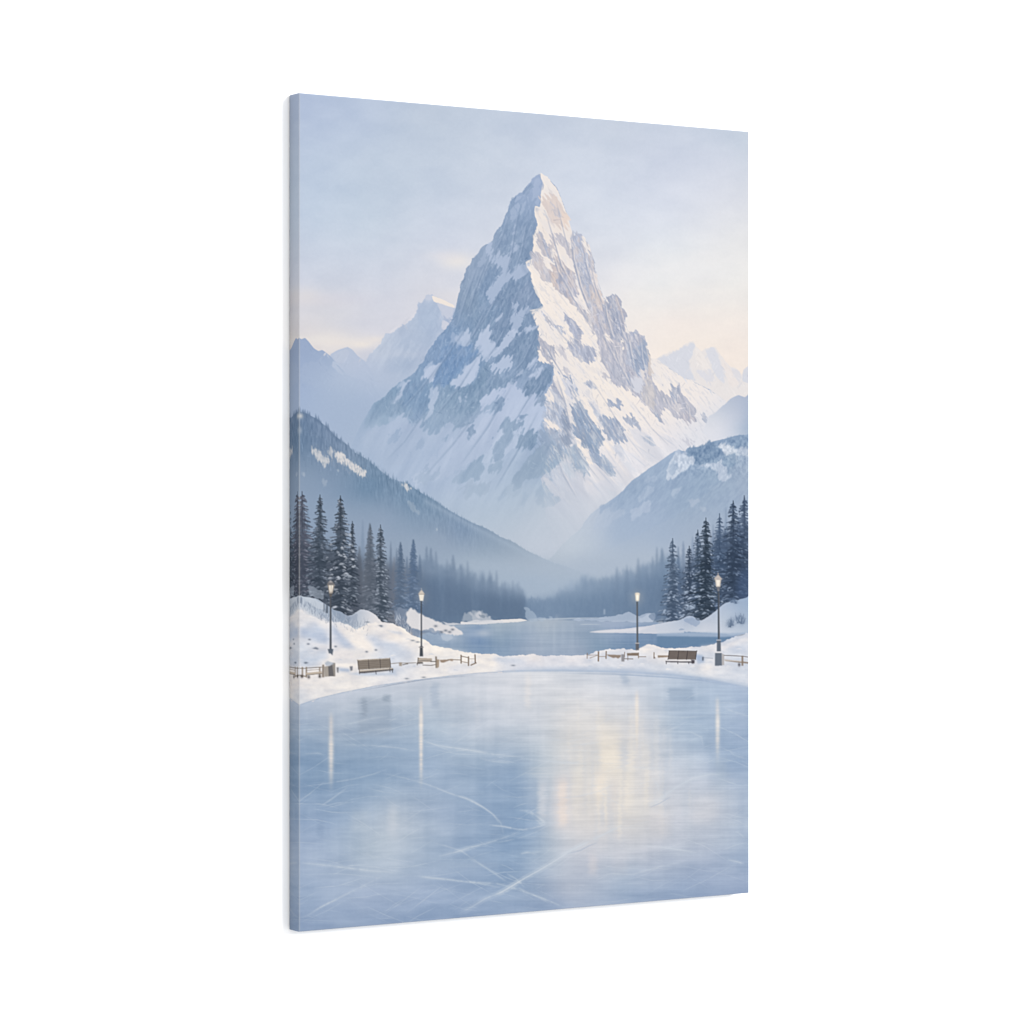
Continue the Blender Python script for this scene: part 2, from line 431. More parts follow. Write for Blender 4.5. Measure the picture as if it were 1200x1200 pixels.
    for p, al in ((z7(100, 360, 130, 310, 200, 260, 210, 300, 220, 380, 260, 420, 220, 460, 160, 500, 140, 470, 160, 430, 110, 380), .75),
                  (z7(260, 410, 300, 340, 380, 270, 400, 290, 350, 370, 290, 420, 240, 470, 180, 500, 200, 460), .85), (z7(0, 340, 45, 270, 70, 330, 60, 390, 0, 440), .55),
                  (z7(0, 560, 60, 520, 110, 470, 140, 470, 130, 540, 100, 620, 80, 660, 30, 650, 0, 640), .75), (z7(180, 550, 240, 500, 300, 480, 350, 470, 370, 510, 340, 550, 250, 575), .85),
                  (z7(480, 520, 530, 470, 560, 500, 520, 540, 480, 560), .6), (z7(480, 600, 540, 550, 600, 520, 580, 560, 500, 610), .6), (z7(400, 300, 470, 240, 530, 250, 530, 280, 440, 290), .7),
                  (z7(340, 640, 380, 640, 370, 680, 340, 690), .5), (z7(400, 570, 430, 560, 420, 600, 395, 610), .6), (z7(240, 205, 280, 170, 275, 200, 240, 250), .7)):
        poly(p, SN, al, **L)
    poly(z7(130, 800, 160, 750, 250, 700, 330, 680, 420, 690, 430, 740, 530, 750, 540, 800, 590, 790, 590, 880, 560, 1000, 500, 980, 440, 980, 420, 1050, 380, 1100, 260, 1200, 0, 1200, 0, 940,
            80, 920, 150, 860, 230, 840, 300, 830, 320, 760, 270, 730, 200, 780, 140, 820), (179, 194, 221), .85, **L)
    for p, c, al in ((z7(270, 940, 330, 900, 440, 920, 420, 960, 340, 990, 340, 1080, 260, 1110, 230, 1120, 290, 1010), RK3, .75), (z7(420, 990, 540, 980, 550, 1070, 470, 1110, 400, 1080), (132, 158, 190), .85),
                     (z7(50, 980, 100, 970, 90, 1020, 50, 1030), RK3, .7), (z7(0, 900, 60, 880, 120, 880, 80, 930, 0, 970), RK3, .5), (z7(420, 860, 480, 850, 450, 905, 415, 905), RK3, .7),
                     (z7(525, 750, 585, 740, 590, 800, 560, 825, 525, 800), (140, 160, 188), .7), (z7(200, 1070, 225, 1060, 210, 1090), RK3, .6)):
        poly(p, c, al, **L)
    # ---- shaded face, lower left
    for p, c, al in ((z6(960, 300, 1040, 260, 1050, 330, 1090, 410, 1000, 480, 940, 400), SN, .5), (z6(810, 330, 890, 280, 910, 350, 870, 400, 800, 380), SN, .4),
                     (z6(560, 600, 620, 540, 690, 520, 660, 600, 640, 640, 600, 640), SN, .8), (z6(750, 670, 840, 600, 890, 530, 980, 480, 940, 600, 900, 660, 860, 690, 800, 680), SN, .75),
                     (z6(340, 800, 400, 720, 440, 640, 480, 620, 500, 620, 440, 700, 420, 770, 370, 820), SN, .7), (z6(390, 650, 450, 620, 480, 625, 420, 680), SN, .5),
                     (z6(620, 700, 650, 650, 690, 720, 660, 800, 610, 860, 600, 780), SN, .55), (z6(690, 450, 740, 400, 770, 420, 720, 470), SN, .4),
                     (z6(700, 420, 800, 370, 900, 400, 960, 440, 880, 530, 800, 620, 690, 700, 640, 660, 690, 560), (118, 150, 191), .65),
                     (z6(480, 640, 540, 620, 620, 660, 600, 760, 620, 800, 590, 870, 540, 930, 460, 920, 420, 860, 420, 760), (128, 156, 190), .8),
                     (z6(250, 800, 330, 740, 350, 820, 380, 850, 330, 950, 220, 980, 150, 960, 190, 870), (138, 165, 194), .7),
                     (z6(780, 740, 860, 690, 940, 660, 980, 560, 1000, 520, 1040, 520, 1000, 700, 960, 850, 880, 880, 800, 860), (124, 151, 182), .75),
                     (z6(580, 920, 640, 890, 720, 910, 700, 960, 620, 1010, 575, 990), (142, 166, 197), .75), (z6(770, 930, 860, 920, 850, 970, 790, 980), RK3, .7),
                     (z6(510, 1130, 530, 1060, 590, 1030, 570, 1080), (148, 170, 200), .7), (z6(880, 990, 950, 940, 940, 1000, 900, 1040), RK3, .7), (z6(700, 1060, 740, 1040, 740, 1090, 710, 1090), (146, 168, 199), .7),
                     (z6(1100, 960, 1180, 910, 1200, 920, 1200, 1090, 1130, 1130, 1080, 1120, 1140, 1020), RK3, .6), (z6(320, 1000, 380, 980, 400, 1030, 350, 1090, 300, 1060), (150, 172, 203), .5)):
        poly(p, c, min(1, al * 1.25), e=1.2, br=.9, nz='L', soft=.25, wp=5)
    blob(520, 510, 60, 18, (180, 194, 220), .5, .5, 'L')
    blob(560, 560, 50, 26, (178, 193, 218), .4, .5, 'L')
    blob(470, 530, 40, 22, (174, 190, 217), .4, .5, 'L')
    # lower face above the mist
    z = Z(500, 500, 6)
    for p, c, al in ((z(480, 130, 560, 40, 620, 40, 560, 130, 540, 220, 490, 240, 470, 180), (140, 163, 194), .7), (z(640, 120, 720, 20, 800, 30, 760, 110, 700, 150), (138, 160, 190), .75),
                     (z(270, 310, 330, 230, 400, 210, 400, 300, 350, 370, 260, 380, 200, 370), (143, 167, 197), .7), (z(430, 260, 480, 240, 530, 250, 510, 310, 450, 320), (142, 166, 196), .6),
                     (z(580, 400, 640, 320, 700, 260, 760, 160, 840, 100, 950, 120, 940, 240, 860, 330, 780, 350, 700, 380, 640, 420), (144, 166, 195), .7),
                     (z(280, 430, 360, 400, 430, 400, 400, 470, 300, 480), (152, 174, 202), .5), (z(480, 520, 540, 450, 560, 460, 520, 540), (156, 176, 204), .5),
                     (z(760, 440, 820, 400, 900, 460, 960, 520, 880, 560, 780, 540), (158, 177, 203), .6), (z(960, 160, 1040, 120, 1130, 260, 1120, 340, 1040, 300, 990, 220), (152, 171, 199), .7),
                     (z(60, 330, 120, 300, 100, 350, 20, 370), (150, 172, 202), .5), (z(280, 40, 340, 0, 340, 40, 300, 80), RK3, .6), (z(110, 110, 140, 80, 140, 120), RK3, .5),
                     (z(660, 470, 720, 440, 700, 560, 660, 560), (158, 178, 204), .5), (z(820, 290, 860, 330, 900, 380, 850, 380), (150, 170, 198), .5)):
        poly(p, c, min(1, al * 1.2), e=1.3, br=.9, nz='L', soft=.28, wp=5)
    for p, c, al in ((z(840, 0, 945, 0, 900, 40), (214, 212, 219), .8), (z(800, 130, 830, 110, 820, 150), (196, 202, 217), .6), (z(920, 90, 950, 100, 930, 140), (208, 208, 218), .7),
                     (z(1035, 50, 1090, 110, 1170, 210, 1170, 250, 1120, 210, 1060, 140), (236, 228, 222), .95), (z(940, 250, 1010, 250, 1060, 330, 1010, 340), (190, 198, 215), .8),
                     (z(815, 355, 860, 380, 880, 420, 840, 420), (204, 206, 217), .8), (z(880, 340, 980, 390, 1060, 470, 1130, 560, 1000, 520, 930, 440), (196, 201, 216), .7),
                     (z(1100, 370, 1160, 390, 1200, 440, 1200, 520, 1140, 460), (220, 217, 221), .8), (z(640, 190, 760, 160, 700, 260, 640, 260), (170, 187, 214), .5)):
        poly(p, c, al, e=1.0, br=.9, nz='R', soft=.22, wp=4)
    # ---- sunlit face: rock among the snow
    for p, c, al in ((z5(265, 215, 330, 260, 370, 330, 392, 420, 390, 470, 330, 460, 280, 430, 240, 370, 215, 310, 205, 260, 250, 245), (216, 203, 199), .8),
                     (z5(275, 290, 320, 300, 335, 380, 305, 370), (192, 193, 206), .6), (z5(250, 180, 300, 230, 280, 250), (206, 203, 208), .5),
                     (z5(345, 340, 390, 360, 402, 450, 360, 440, 335, 390), (230, 213, 203), .75), (z5(230, 370, 270, 390, 290, 450, 250, 430), (210, 203, 206), .5),
                     (z5(190, 460, 240, 560, 270, 620, 280, 700, 240, 680, 200, 620, 180, 560, 168, 500), (170, 179, 202), .85), (z5(150, 590, 200, 640, 250, 720, 280, 760, 290, 850, 240, 850, 200, 800, 160, 740, 130, 690), (190, 190, 202), .85),
                     (z5(270, 520, 320, 490, 360, 520, 400, 560, 425, 620, 432, 690, 390, 640, 340, 570, 310, 570, 290, 660, 270, 600), (188, 188, 201), .75),
                     (z5(285, 680, 330, 660, 400, 750, 440, 780, 460, 880, 420, 980, 380, 950, 330, 910, 290, 880, 275, 800), (192, 187, 194), .9), (z5(285, 740, 325, 700, 330, 800, 320, 900, 290, 880), (214, 200, 195), .8),
                     (z5(325, 800, 440, 770, 465, 880, 430, 970, 360, 930, 330, 880), (172, 177, 197), .8),
                     (z5(420, 520, 450, 497, 490, 510, 510, 600, 560, 640, 577, 740, 600, 850, 640, 950, 645, 1100, 560, 1090, 520, 980, 480, 880, 450, 760, 428, 650), (175, 183, 204), .92),
                     (z5(490, 520, 530, 570, 535, 640, 505, 610), LIT, .85), (z5(455, 650, 510, 640, 530, 700, 480, 740), (196, 200, 214), .6), (z5(548, 740, 590, 780, 612, 880, 580, 870, 560, 800), (230, 220, 216), .85),
                     (z5(575, 880, 620, 890, 650, 980, 640, 1050, 600, 1040, 570, 960), (216, 203, 198), .8), (z5(580, 1010, 630, 1000, 630, 1060, 600, 1060), (236, 224, 216), .7), (z5(455, 880, 490, 900, 512, 960, 500, 1000, 470, 950), LIT, .85),
                     (z5(390, 960, 440, 960, 500, 1030, 570, 1110, 570, 1200, 520, 1130, 440, 1040), (184, 186, 200), .8), (z5(520, 1000, 600, 1080, 660, 1100, 680, 1200, 580, 1200, 560, 1110), (194, 191, 199), .85),
                     (z5(650, 980, 690, 935, 740, 940, 770, 1010, 790, 1080, 805, 1200, 680, 1200, 655, 1080), (165, 173, 195), .95), (z5(720, 938, 750, 955, 775, 1010, 745, 985), (212, 207, 210), .8),
                     (z5(740, 1100, 765, 1110, 770, 1170, 750, 1150), (196, 196, 206), .6), (z5(770, 1020, 795, 1100, 808, 1190, 785, 1180), (190, 188, 200), .7), (z5(360, 1080, 400, 1065, 440, 1100, 485, 1180, 500, 1260, 420, 1220, 380, 1130), (174, 181, 202), .9),
                     (z5(225, 1060, 300, 1130, 345, 1165, 280, 1145, 220, 1090), (160, 174, 203), .6), (z5(210, 330, 230, 350, 240, 400, 220, 380), (200, 202, 212), .6), (z5(160, 325, 190, 320, 195, 380, 175, 370), (214, 210, 214), .5),
                     (z5(205, 560, 235, 580, 230, 620), (230, 222, 218), .5)):
        poly(p, c, al, **R)
    for p, al in ((z5(150, 520, 180, 550, 190, 590, 160, 575), .9), (z5(190, 650, 240, 690, 275, 740, 275, 760, 220, 720), .9), (z5(380, 690, 430, 740, 440, 770, 390, 740), .8), (z5(300, 570, 325, 600, 330, 660, 310, 650), .7),
                  (z5(100, 710, 130, 740, 190, 800, 240, 860, 300, 900, 340, 950, 420, 990, 500, 1090, 550, 1160, 560, 1200, 500, 1200, 440, 1100, 390, 1070, 350, 1090, 300, 1080, 260, 1100, 220, 1040, 200, 960, 150, 880, 150, 810), .95)):
        poly(p, LIT, al, **R)
    for p, c, al in ((z7(550, 325, 600, 360, 660, 380, 662, 470, 645, 525, 600, 490, 560, 450, 545, 400), (172, 176, 193), .85), (z7(640, 640, 690, 640, 712, 700, 737, 785, 720, 792, 680, 745, 640, 690), (172, 178, 197), .9),
                     (z7(600, 190, 650, 230, 730, 280, 745, 312, 680, 272, 620, 220), (160, 175, 204), .8), (z7(620, 245, 650, 255, 640, 270), (150, 165, 195), .7), (z7(550, 350, 580, 440, 565, 440), (142, 156, 182), .7), (z7(600, 380, 640, 490, 620, 480), (150, 162, 186), .6),
                     (z7(710, 800, 740, 830, 772, 940, 782, 1060, 730, 1100, 710, 960), (141, 157, 184), .9),
                     (z7(785, 820, 860, 840, 900, 880, 900, 930, 960, 960, 1000, 1040, 960, 1040, 940, 1100, 970, 1130, 920, 1150, 860, 1090, 800, 1020, 780, 920), (141, 160, 190), .9),
                     (z7(600, 720, 720, 800, 715, 960, 700, 1000, 640, 980, 600, 900, 600, 800), (170, 182, 206), .8), (z7(560, 980, 600, 960, 700, 1000, 720, 1100, 720, 1200, 500, 1200, 520, 1130), (150, 168, 196), .8),
                     (z7(1030, 890, 1080, 890, 1150, 960, 1162, 1060, 1110, 1080, 1040, 1040, 990, 980), (160, 173, 199), .85), (z7(760, 340, 830, 370, 940, 410, 945, 500, 900, 525, 840, 470, 770, 420, 735, 365), (170, 178, 201), .9),
                     (z7(718, 180, 790, 190, 830, 270, 852, 350, 810, 340, 770, 270), (174, 181, 202), .9), (z7(1020, 770, 1080, 790, 1115, 770, 1100, 830, 1060, 820), (158, 170, 195), .85),
                     (z7(690, 540, 750, 560, 795, 605, 740, 595), (196, 196, 206), .8), (z7(720, 605, 790, 620, 780, 642, 730, 632), (148, 166, 197), .9), (z7(700, 640, 820, 650, 800, 730, 760, 770, 730, 700), (206, 209, 222), .85),
                     (z7(860, 648, 920, 650, 965, 705, 900, 690), (178, 187, 208), .85), (z7(780, 690, 810, 670, 800, 720, 770, 750), (160, 174, 202), .7), (z7(690, 400, 750, 430, 740, 480, 700, 460), (196, 195, 205), .7), (z7(660, 390, 740, 420, 760, 500, 700, 450), (204, 203, 211), .5),
                     (z7(640, 60, 700, 60, 690, 100), (222, 215, 213), .4), (z7(860, 500, 960, 560, 1040, 640, 1000, 600, 900, 560), (222, 218, 219), .4), (z7(870, 730, 960, 800, 1000, 900, 930, 820), (206, 208, 219), .6),
                     (z7(940, 870, 1020, 880, 1000, 960, 950, 930), (190, 197, 214), .6), (z7(1040, 1080, 1120, 1090, 1160, 1180, 1080, 1160), (188, 195, 213), .6)):
        poly(p, c, al, **R)
    for p, al in ((z7(600, 720, 640, 690, 680, 760, 712, 800, 690, 812, 640, 770, 622, 850, 604, 830), .9), (z7(590, 920, 640, 890, 692, 950, 690, 992, 640, 970, 600, 952), .9), (z7(540, 440, 575, 480, 612, 500, 600, 515, 548, 490), .95),
                  (z7(800, 1020, 850, 1090, 930, 1190, 900, 1200, 830, 1120), .85), (z7(940, 460, 1000, 510, 1030, 580, 980, 570, 950, 530), .8), (z7(840, 690, 880, 760, 970, 930, 930, 920, 890, 860, 850, 790), .85), (z7(1010, 1050, 1060, 1060, 1100, 1160, 1040, 1130), .7),
                  (z7(950, 1010, 970, 1020, 960, 1040), .8), (z7(680, 1050, 700, 1060, 700, 1090), .7), (z7(740, 1100, 780, 1060, 800, 1130, 780, 1200, 730, 1200), .15)):
        poly(p, LIT, al, **R)
    # right-hand buttresses
    for p, c, al in ((z8(30, 100, 110, 120, 160, 340, 240, 360, 275, 310, 340, 300, 385, 340, 410, 400, 440, 560, 460, 650, 520, 760, 520, 880, 528, 942, 480, 900, 430, 840, 360, 780, 290, 700, 210, 690, 160, 650, 120, 560, 60, 400, 40, 300), (182, 184, 200), .88),
                     (z8(305, 480, 335, 420, 385, 345, 402, 420, 402, 520, 380, 592, 330, 585, 308, 540), (157, 171, 197), .9), (z8(300, 320, 325, 290, 365, 305, 370, 350, 330, 400, 300, 370), (172, 179, 201), .8), (z8(400, 400, 432, 460, 452, 600, 440, 640, 415, 560), (208, 200, 197), .85),
                     (z8(380, 640, 450, 640, 470, 720, 460, 840, 400, 800, 370, 760), (202, 198, 200), .85), (z8(300, 610, 380, 580, 380, 650, 350, 740, 310, 700), (214, 216, 226), .8), (z8(270, 380, 320, 400, 310, 520, 280, 560, 260, 480), (190, 197, 214), .8),
                     (z8(260, 560, 290, 600, 320, 690, 280, 680), (164, 175, 199), .8), (z8(110, 110, 160, 50, 200, 40, 240, 130, 262, 260, 262, 350, 160, 345, 125, 250), (164, 172, 194), .9), (z8(195, 50, 235, 120, 258, 260, 225, 240), (184, 184, 197), .6),
                     (z8(480, 700, 560, 740, 580, 690, 620, 660, 650, 720, 720, 790, 762, 850, 740, 910, 700, 945, 640, 920, 560, 850, 500, 800), (182, 184, 199), .9), (z8(580, 690, 620, 662, 640, 710, 600, 780, 570, 760), (166, 176, 199), .7),
                     (z8(640, 860, 740, 870, 730, 915, 695, 942, 640, 915), (186, 184, 196), .7), (z8(458, 840, 500, 880, 526, 942, 488, 910), (166, 177, 200), .9), (z8(145, 790, 200, 765, 232, 800, 190, 837), (160, 172, 197), .85),
                     (z8(240, 880, 320, 880, 362, 950, 320, 962, 260, 930), (172, 181, 203), .8), (z8(100, 885, 180, 890, 220, 960, 262, 1040, 230, 1092, 170, 1070, 130, 1000), (160, 174, 200), .9), (z8(0, 900, 60, 970, 102, 1050, 70, 1100, 0, 1110), (140, 160, 190), .9),
                     (z8(800, 860, 850, 910, 905, 1002, 830, 960, 800, 930), (180, 188, 207), .85), (z8(640, 1040, 740, 1040, 700, 1092), (198, 199, 212), .75), (z8(370, 1010, 420, 1030, 442, 1082, 400, 1070), (172, 186, 211), .8), (z8(0, 650, 40, 690, 60, 720, 0, 690), (196, 200, 214), .7),
                     (z8(20, 800, 80, 860, 90, 920, 40, 860), (196, 202, 216), .7), (z8(60, 420, 120, 470, 160, 620, 110, 640, 70, 540), (186, 187, 200), .7)):
        poly(p, c, al, **R)
    for p, al in ((z8(480, 660, 550, 690, 562, 742, 510, 722), .9), (z8(650, 690, 722, 762, 680, 762), .9), (z8(120, 310, 155, 330, 150, 355, 120, 345), .8), (z8(40, 450, 90, 490, 130, 600, 100, 590, 50, 520), .9), (z8(228, 385, 248, 392, 240, 408), .9),
                  (z8(600, 780, 650, 800, 640, 860, 590, 830), .35), (z8(215, 535, 245, 545, 225, 565), .7), (z8(205, 210, 215, 215, 212, 260), .8), (z8(385, 570, 405, 560, 400, 640, 380, 640), .6)):
        poly(p, LIT, al, **R)
    # lit slope streaks and blue shadows on the lower right
    for p, c, al in ((z8(280, 960, 420, 1010, 560, 1200, 400, 1200), (216, 217, 226), .7), (z8(520, 1010, 680, 1060, 640, 1110, 560, 1060), (224, 223, 229), .6), (z8(740, 950, 860, 980, 900, 1040, 780, 1060), (222, 222, 229), .7),
                     (z8(860, 890, 920, 900, 960, 1010, 900, 1020), (214, 217, 226), .6)):
        poly(p, c, al, e=2.2, br=.8, nz='R')
    z = Z(690, 490, 6)
    for p, c, al in ((z(0, 200, 60, 240, 130, 330, 175, 410, 140, 410, 60, 330, 0, 290), (160, 176, 205), .8), (z(0, 300, 60, 370, 120, 440, 60, 470, 0, 420), (222, 220, 224), .6), (z(120, 280, 160, 310, 180, 390, 150, 370), (170, 184, 209), .7),
                     (z(0, 70, 60, 90, 80, 160, 40, 220, 0, 190), (140, 160, 190), .7), (z(180, 200, 240, 250, 230, 275, 190, 240), (178, 188, 210), .7), (z(380, 130, 430, 130, 480, 190, 440, 200), (178, 190, 212), .6),
                     (z(150, 190, 350, 260, 420, 330, 300, 410, 240, 330), (218, 218, 227), .5), (z(0, 470, 120, 430, 250, 460, 150, 560, 0, 660), (210, 212, 223), .55)):
        poly(p, c, al, e=1.2, br=.8, nz='R')
    # second, finer pass over the shaded snowfields
    t = Z(420, 380, 5.4545)
    P2 = dict(e=.8, br=.8, nz='L', soft=.28, wp=7)
    poly(t(200, 440, 280, 420, 300, 520, 340, 600, 420, 600, 470, 480, 480, 380, 560, 420, 600, 420, 640, 440, 690, 480, 760, 420, 780, 520, 740, 590, 660, 640, 600, 680, 500, 690, 420, 680, 400, 620, 300, 600,
           220, 560, 100, 620, 60, 600, 130, 500), (135, 160, 190), .6, **P2)
    poly(t(180, 620, 290, 570, 310, 640, 400, 640, 420, 690, 480, 700, 560, 640, 590, 610, 600, 700, 520, 760, 380, 800, 300, 900, 180, 920, 60, 820, 0, 740, 80, 680), (170, 186, 214), .8, **P2)
    poly(t(780, 480, 840, 440, 940, 400, 1000, 380, 1060, 440, 1140, 460, 1130, 520, 1170, 530, 1190, 560, 1160, 680, 1100, 690, 1050, 640, 1080, 570, 1000, 600, 940, 610, 890, 660, 900, 700, 860, 780, 790, 830, 700, 900,
           600, 960, 480, 1000, 360, 1040, 320, 1000, 440, 880, 560, 760, 640, 700, 700, 700, 760, 650, 820, 580, 870, 580, 940, 510, 900, 460, 840, 500, 790, 530), (180, 194, 221), .9, **P2)
    for p, al in ((t(210, 510, 270, 440, 300, 400, 330, 350, 290, 420, 260, 500), .7), (t(440, 520, 480, 420, 510, 440, 480, 540, 450, 600, 430, 590), .7), (t(400, 320, 450, 250, 520, 260, 490, 340, 460, 370, 410, 345), .6),
                  (t(560, 70, 620, 60, 700, 30, 710, 90, 640, 130, 590, 110), .4), (t(350, 1030, 400, 970, 440, 950, 400, 1010), .6), (t(640, 440, 680, 460, 700, 480, 660, 480), .6), (t(1080, 250, 1140, 200, 1130, 240, 1070, 280), .7),
                  (t(1090, 330, 1200, 260, 1190, 290, 1110, 350), .7), (t(1000, 420, 1030, 400, 1040, 440, 1010, 450), .6), (t(890, 330, 940, 335, 920, 350), .6), (t(860, 900, 890, 820, 880, 880), .7), (t(180, 560, 240, 560, 220, 600), .3)):
        poly(p, SN, al, **P2)
    for p, c, al in ((t(190, 710, 250, 680, 270, 720, 220, 770), (148, 170, 202), .8), (t(360, 790, 400, 720, 430, 730, 400, 790, 360, 810), (150, 171, 202), .8), (t(410, 620, 460, 600, 540, 640, 520, 680, 440, 700), (141, 165, 196), .85),
                     (t(530, 750, 560, 730, 560, 770), (145, 168, 199), .8), (t(690, 680, 760, 640, 740, 700, 700, 720), (139, 162, 193), .9), (t(590, 610, 660, 640, 760, 600, 720, 640, 640, 670), (137, 161, 191), .8), (t(890, 650, 930, 620, 1000, 610, 1060, 620, 1050, 660, 960, 700, 900, 680), (141, 164, 194), .9),
                     (t(860, 790, 910, 700, 960, 690, 1000, 720, 930, 780, 930, 860, 900, 880, 890, 800), (144, 166, 196), .85), (t(1020, 720, 1060, 680, 1150, 690, 1140, 760, 1080, 790, 1020, 790), (133, 157, 188), .9), (t(1040, 570, 1100, 550, 1070, 600), (140, 163, 194), .9),
                     (t(680, 960, 740, 870, 790, 840, 800, 940, 760, 1000, 700, 1000), (146, 168, 197), .8), (t(830, 880, 880, 860, 930, 880, 900, 950, 840, 940), (150, 171, 199), .8), (t(600, 980, 680, 930, 660, 1000, 600, 1020), (152, 173, 201), .7),
                     (t(960, 1030, 1050, 900, 1110, 830, 1170, 770, 1200, 780, 1200, 980, 1140, 960, 1080, 1000, 1000, 1060), (150, 170, 197), .75), (t(380, 940, 460, 880, 470, 900, 400, 950), (155, 175, 205), .8), (t(360, 960, 520, 930, 500, 980, 420, 1030, 360, 1010), (158, 177, 205), .7),
                     (t(640, 1040, 760, 1000, 860, 1010, 820, 1080, 680, 1100), (158, 176, 202), .6), (t(860, 480, 900, 450, 940, 500, 890, 580, 860, 570), (134, 158, 190), .8), (t(830, 750, 850, 745, 845, 770), (140, 163, 194), .8),
                     (t(880, 1100, 960, 1040, 1040, 1060, 980, 1120), (160, 178, 203), .5), (t(500, 300, 560, 170, 640, 130, 760, 150, 700, 240, 600, 340, 540, 400, 480, 380), (120, 150, 190), .35)):
        poly(p, c, al, **P2)
    # second pass over the sunlit side
    t = Z(620, 380, 5.4545)
    P3 = dict(e=.5, br=.7, nz='R', soft=.26, wp=6.5)
    for p, c, al in ((t(110, 410, 140, 400, 240, 510, 280, 640, 290, 700, 280, 770, 200, 780, 100, 660, 90, 620), (176, 186, 208), .55), (t(205, 510, 250, 600, 275, 680, 270, 770, 220, 780, 210, 640), (148, 161, 187), .85),
                     (t(140, 380, 190, 370, 235, 480, 230, 500, 190, 450), (172, 178, 197), .85), (t(280, 490, 330, 480, 370, 540, 390, 590, 440, 640, 460, 700, 480, 790, 440, 820, 400, 780, 340, 700, 290, 660, 270, 590), (150, 167, 195), .8),
                     (t(400, 780, 440, 830, 500, 850, 540, 940, 530, 985, 480, 940, 400, 850), (160, 176, 203), .75), (t(460, 590, 540, 590, 590, 640, 620, 720, 590, 770, 520, 740, 470, 680), (162, 174, 199), .7), (t(330, 370, 380, 380, 440, 420, 400, 410), (182, 190, 209), .8),
                     (t(370, 480, 450, 560, 440, 580, 400, 540), (186, 193, 211), .7), (t(490, 490, 540, 500, 590, 480, 570, 540, 530, 530), (162, 174, 199), .8), (t(600, 600, 670, 570, 680, 620, 710, 640, 690, 660, 630, 640), (178, 186, 206), .8),
                     (t(240, 90, 330, 110, 420, 180, 420, 240, 370, 250, 300, 210, 240, 150), (174, 181, 201), .7), (t(520, 300, 560, 330, 540, 360, 490, 320), (190, 192, 206), .6), (t(500, 250, 600, 260, 640, 380, 600, 400, 540, 360), (184, 188, 203), .6),
                     (t(620, 60, 690, 50, 730, 90, 680, 130, 640, 120), (178, 183, 202), .6), (t(680, 150, 740, 90, 770, 200, 760, 290, 720, 310, 670, 290), (157, 171, 196), .8), (t(200, 320, 280, 350, 270, 360, 210, 345), (160, 174, 201), .8), (t(270, 410, 310, 400, 300, 440, 270, 450), (166, 179, 204), .8),
                     (t(560, 840, 640, 880, 700, 950, 640, 940), (206, 210, 222), .5), (t(480, 1040, 560, 1060, 520, 1120), (206, 211, 223), .5), (t(290, 780, 340, 800, 390, 900, 380, 960, 320, 940, 280, 860), (160, 177, 203), .6), (t(220, 800, 260, 800, 300, 880, 260, 900), (166, 182, 207), .5),
                     (t(160, 780, 200, 800, 180, 860), (160, 176, 202), .5)):
        poly(p, c, al, **P3)
    for p, al in ((t(110, 420, 130, 410, 150, 450, 130, 500, 110, 480), .85), (t(100, 630, 150, 610, 200, 660, 190, 690, 130, 660), .9), (t(340, 470, 380, 520, 450, 630, 430, 650, 370, 560, 330, 500), .9), (t(160, 260, 220, 380, 250, 470, 230, 500, 180, 400, 160, 330), .7),
                  (t(285, 700, 330, 770, 400, 850, 410, 880, 370, 870, 310, 790), .85), (t(460, 750, 500, 730, 520, 830, 490, 830), .75), (t(420, 190, 460, 220, 500, 300, 490, 330, 440, 270), .8), (t(60, 180, 110, 210, 120, 240, 70, 225), .9),
                  (t(480, 60, 520, 90, 510, 110, 480, 100), .8), (t(210, 510, 240, 515, 290, 620, 280, 650, 250, 590), .6), (t(820, 390, 890, 420, 880, 450, 830, 430), .8)):
        poly(p, LIT, al, **P3)
    for p in (t(700, 690, 760, 760), t(740, 700, 800, 770), t(600, 680, 740, 860), t(560, 740, 660, 900), t(640, 820, 760, 920), t(500, 850, 600, 990), t(420, 900, 560, 1060), t(820, 700, 940, 780), t(560, 640, 640, 760), t(660, 760, 820, 860), t(480, 780, 560, 900), t(380, 980, 480, 1100)):
        line(p, 1.3, (192, 200, 218), .55, .8, 'fade', .5, 'R')
    for p in (t(620, 700, 780, 840), t(680, 680, 860, 800), t(520, 820, 640, 980), t(450, 900, 580, 1040), t(760, 640, 960, 740), t(560, 440, 760, 600), t(600, 380, 820, 580), t(340, 880, 440, 1020)):
        line(p, 1.4, (240, 233, 229), .6, .8, 'fade', .5, 'R')
    for p, c, al in ((t(90, 980, 130, 990, 200, 1060, 330, 1180, 200, 1120, 120, 1050), (206, 209, 220), .6), (t(340, 990, 400, 1040, 480, 1100, 430, 1150, 370, 1080), (218, 218, 226), .6), (t(200, 900, 260, 900, 320, 980, 260, 980), (190, 199, 216), .6)):
        poly(p, c, al, e=1.6, br=.8, nz='R', soft=.3, wp=4)
    # brushwork: stone takes the brush, snow stays smooth
    m = raster(sil, 0, H, 0, W)
    left = raster(ridge + [(560, 660), (400, 600), (400, 400), (560, 203)], 0, H, 0, W)
    left = blur(left, 1.2) * m
    right = np.clip(m - left, 0, 1)
    fade = 1 - sstep(YY, 490, 610)
    lum = blur(img.mean(2), .5)
    full = (0, H, 0, W)
    rock = np.clip((176 - lum) / 20, 0, 1) * left
    lr = np.clip((214 - lum) / 20, 0, 1) * right
    tint((rock + .2 * left) * (aniso(116, 8, 1.8, 9, 4) - .5) * (.35 + .65 * fade), (11, 10, 8))
    tint((rock + .1 * left) * (aniso(80, 10, 2.2, 12, 4) - .5) * fade, (10, 9, 7))
    tint((lr + .12 * right) * (aniso(64, 9, 1.6, 11, 4) - .5) * (.3 + .7 * fade), (14, 13, 12))
    tint(lr * (aniso(86, 12, 1.8, 13, 4) - .5) * (1 - sstep(YY, 400, 460)), (17, 16, 15))
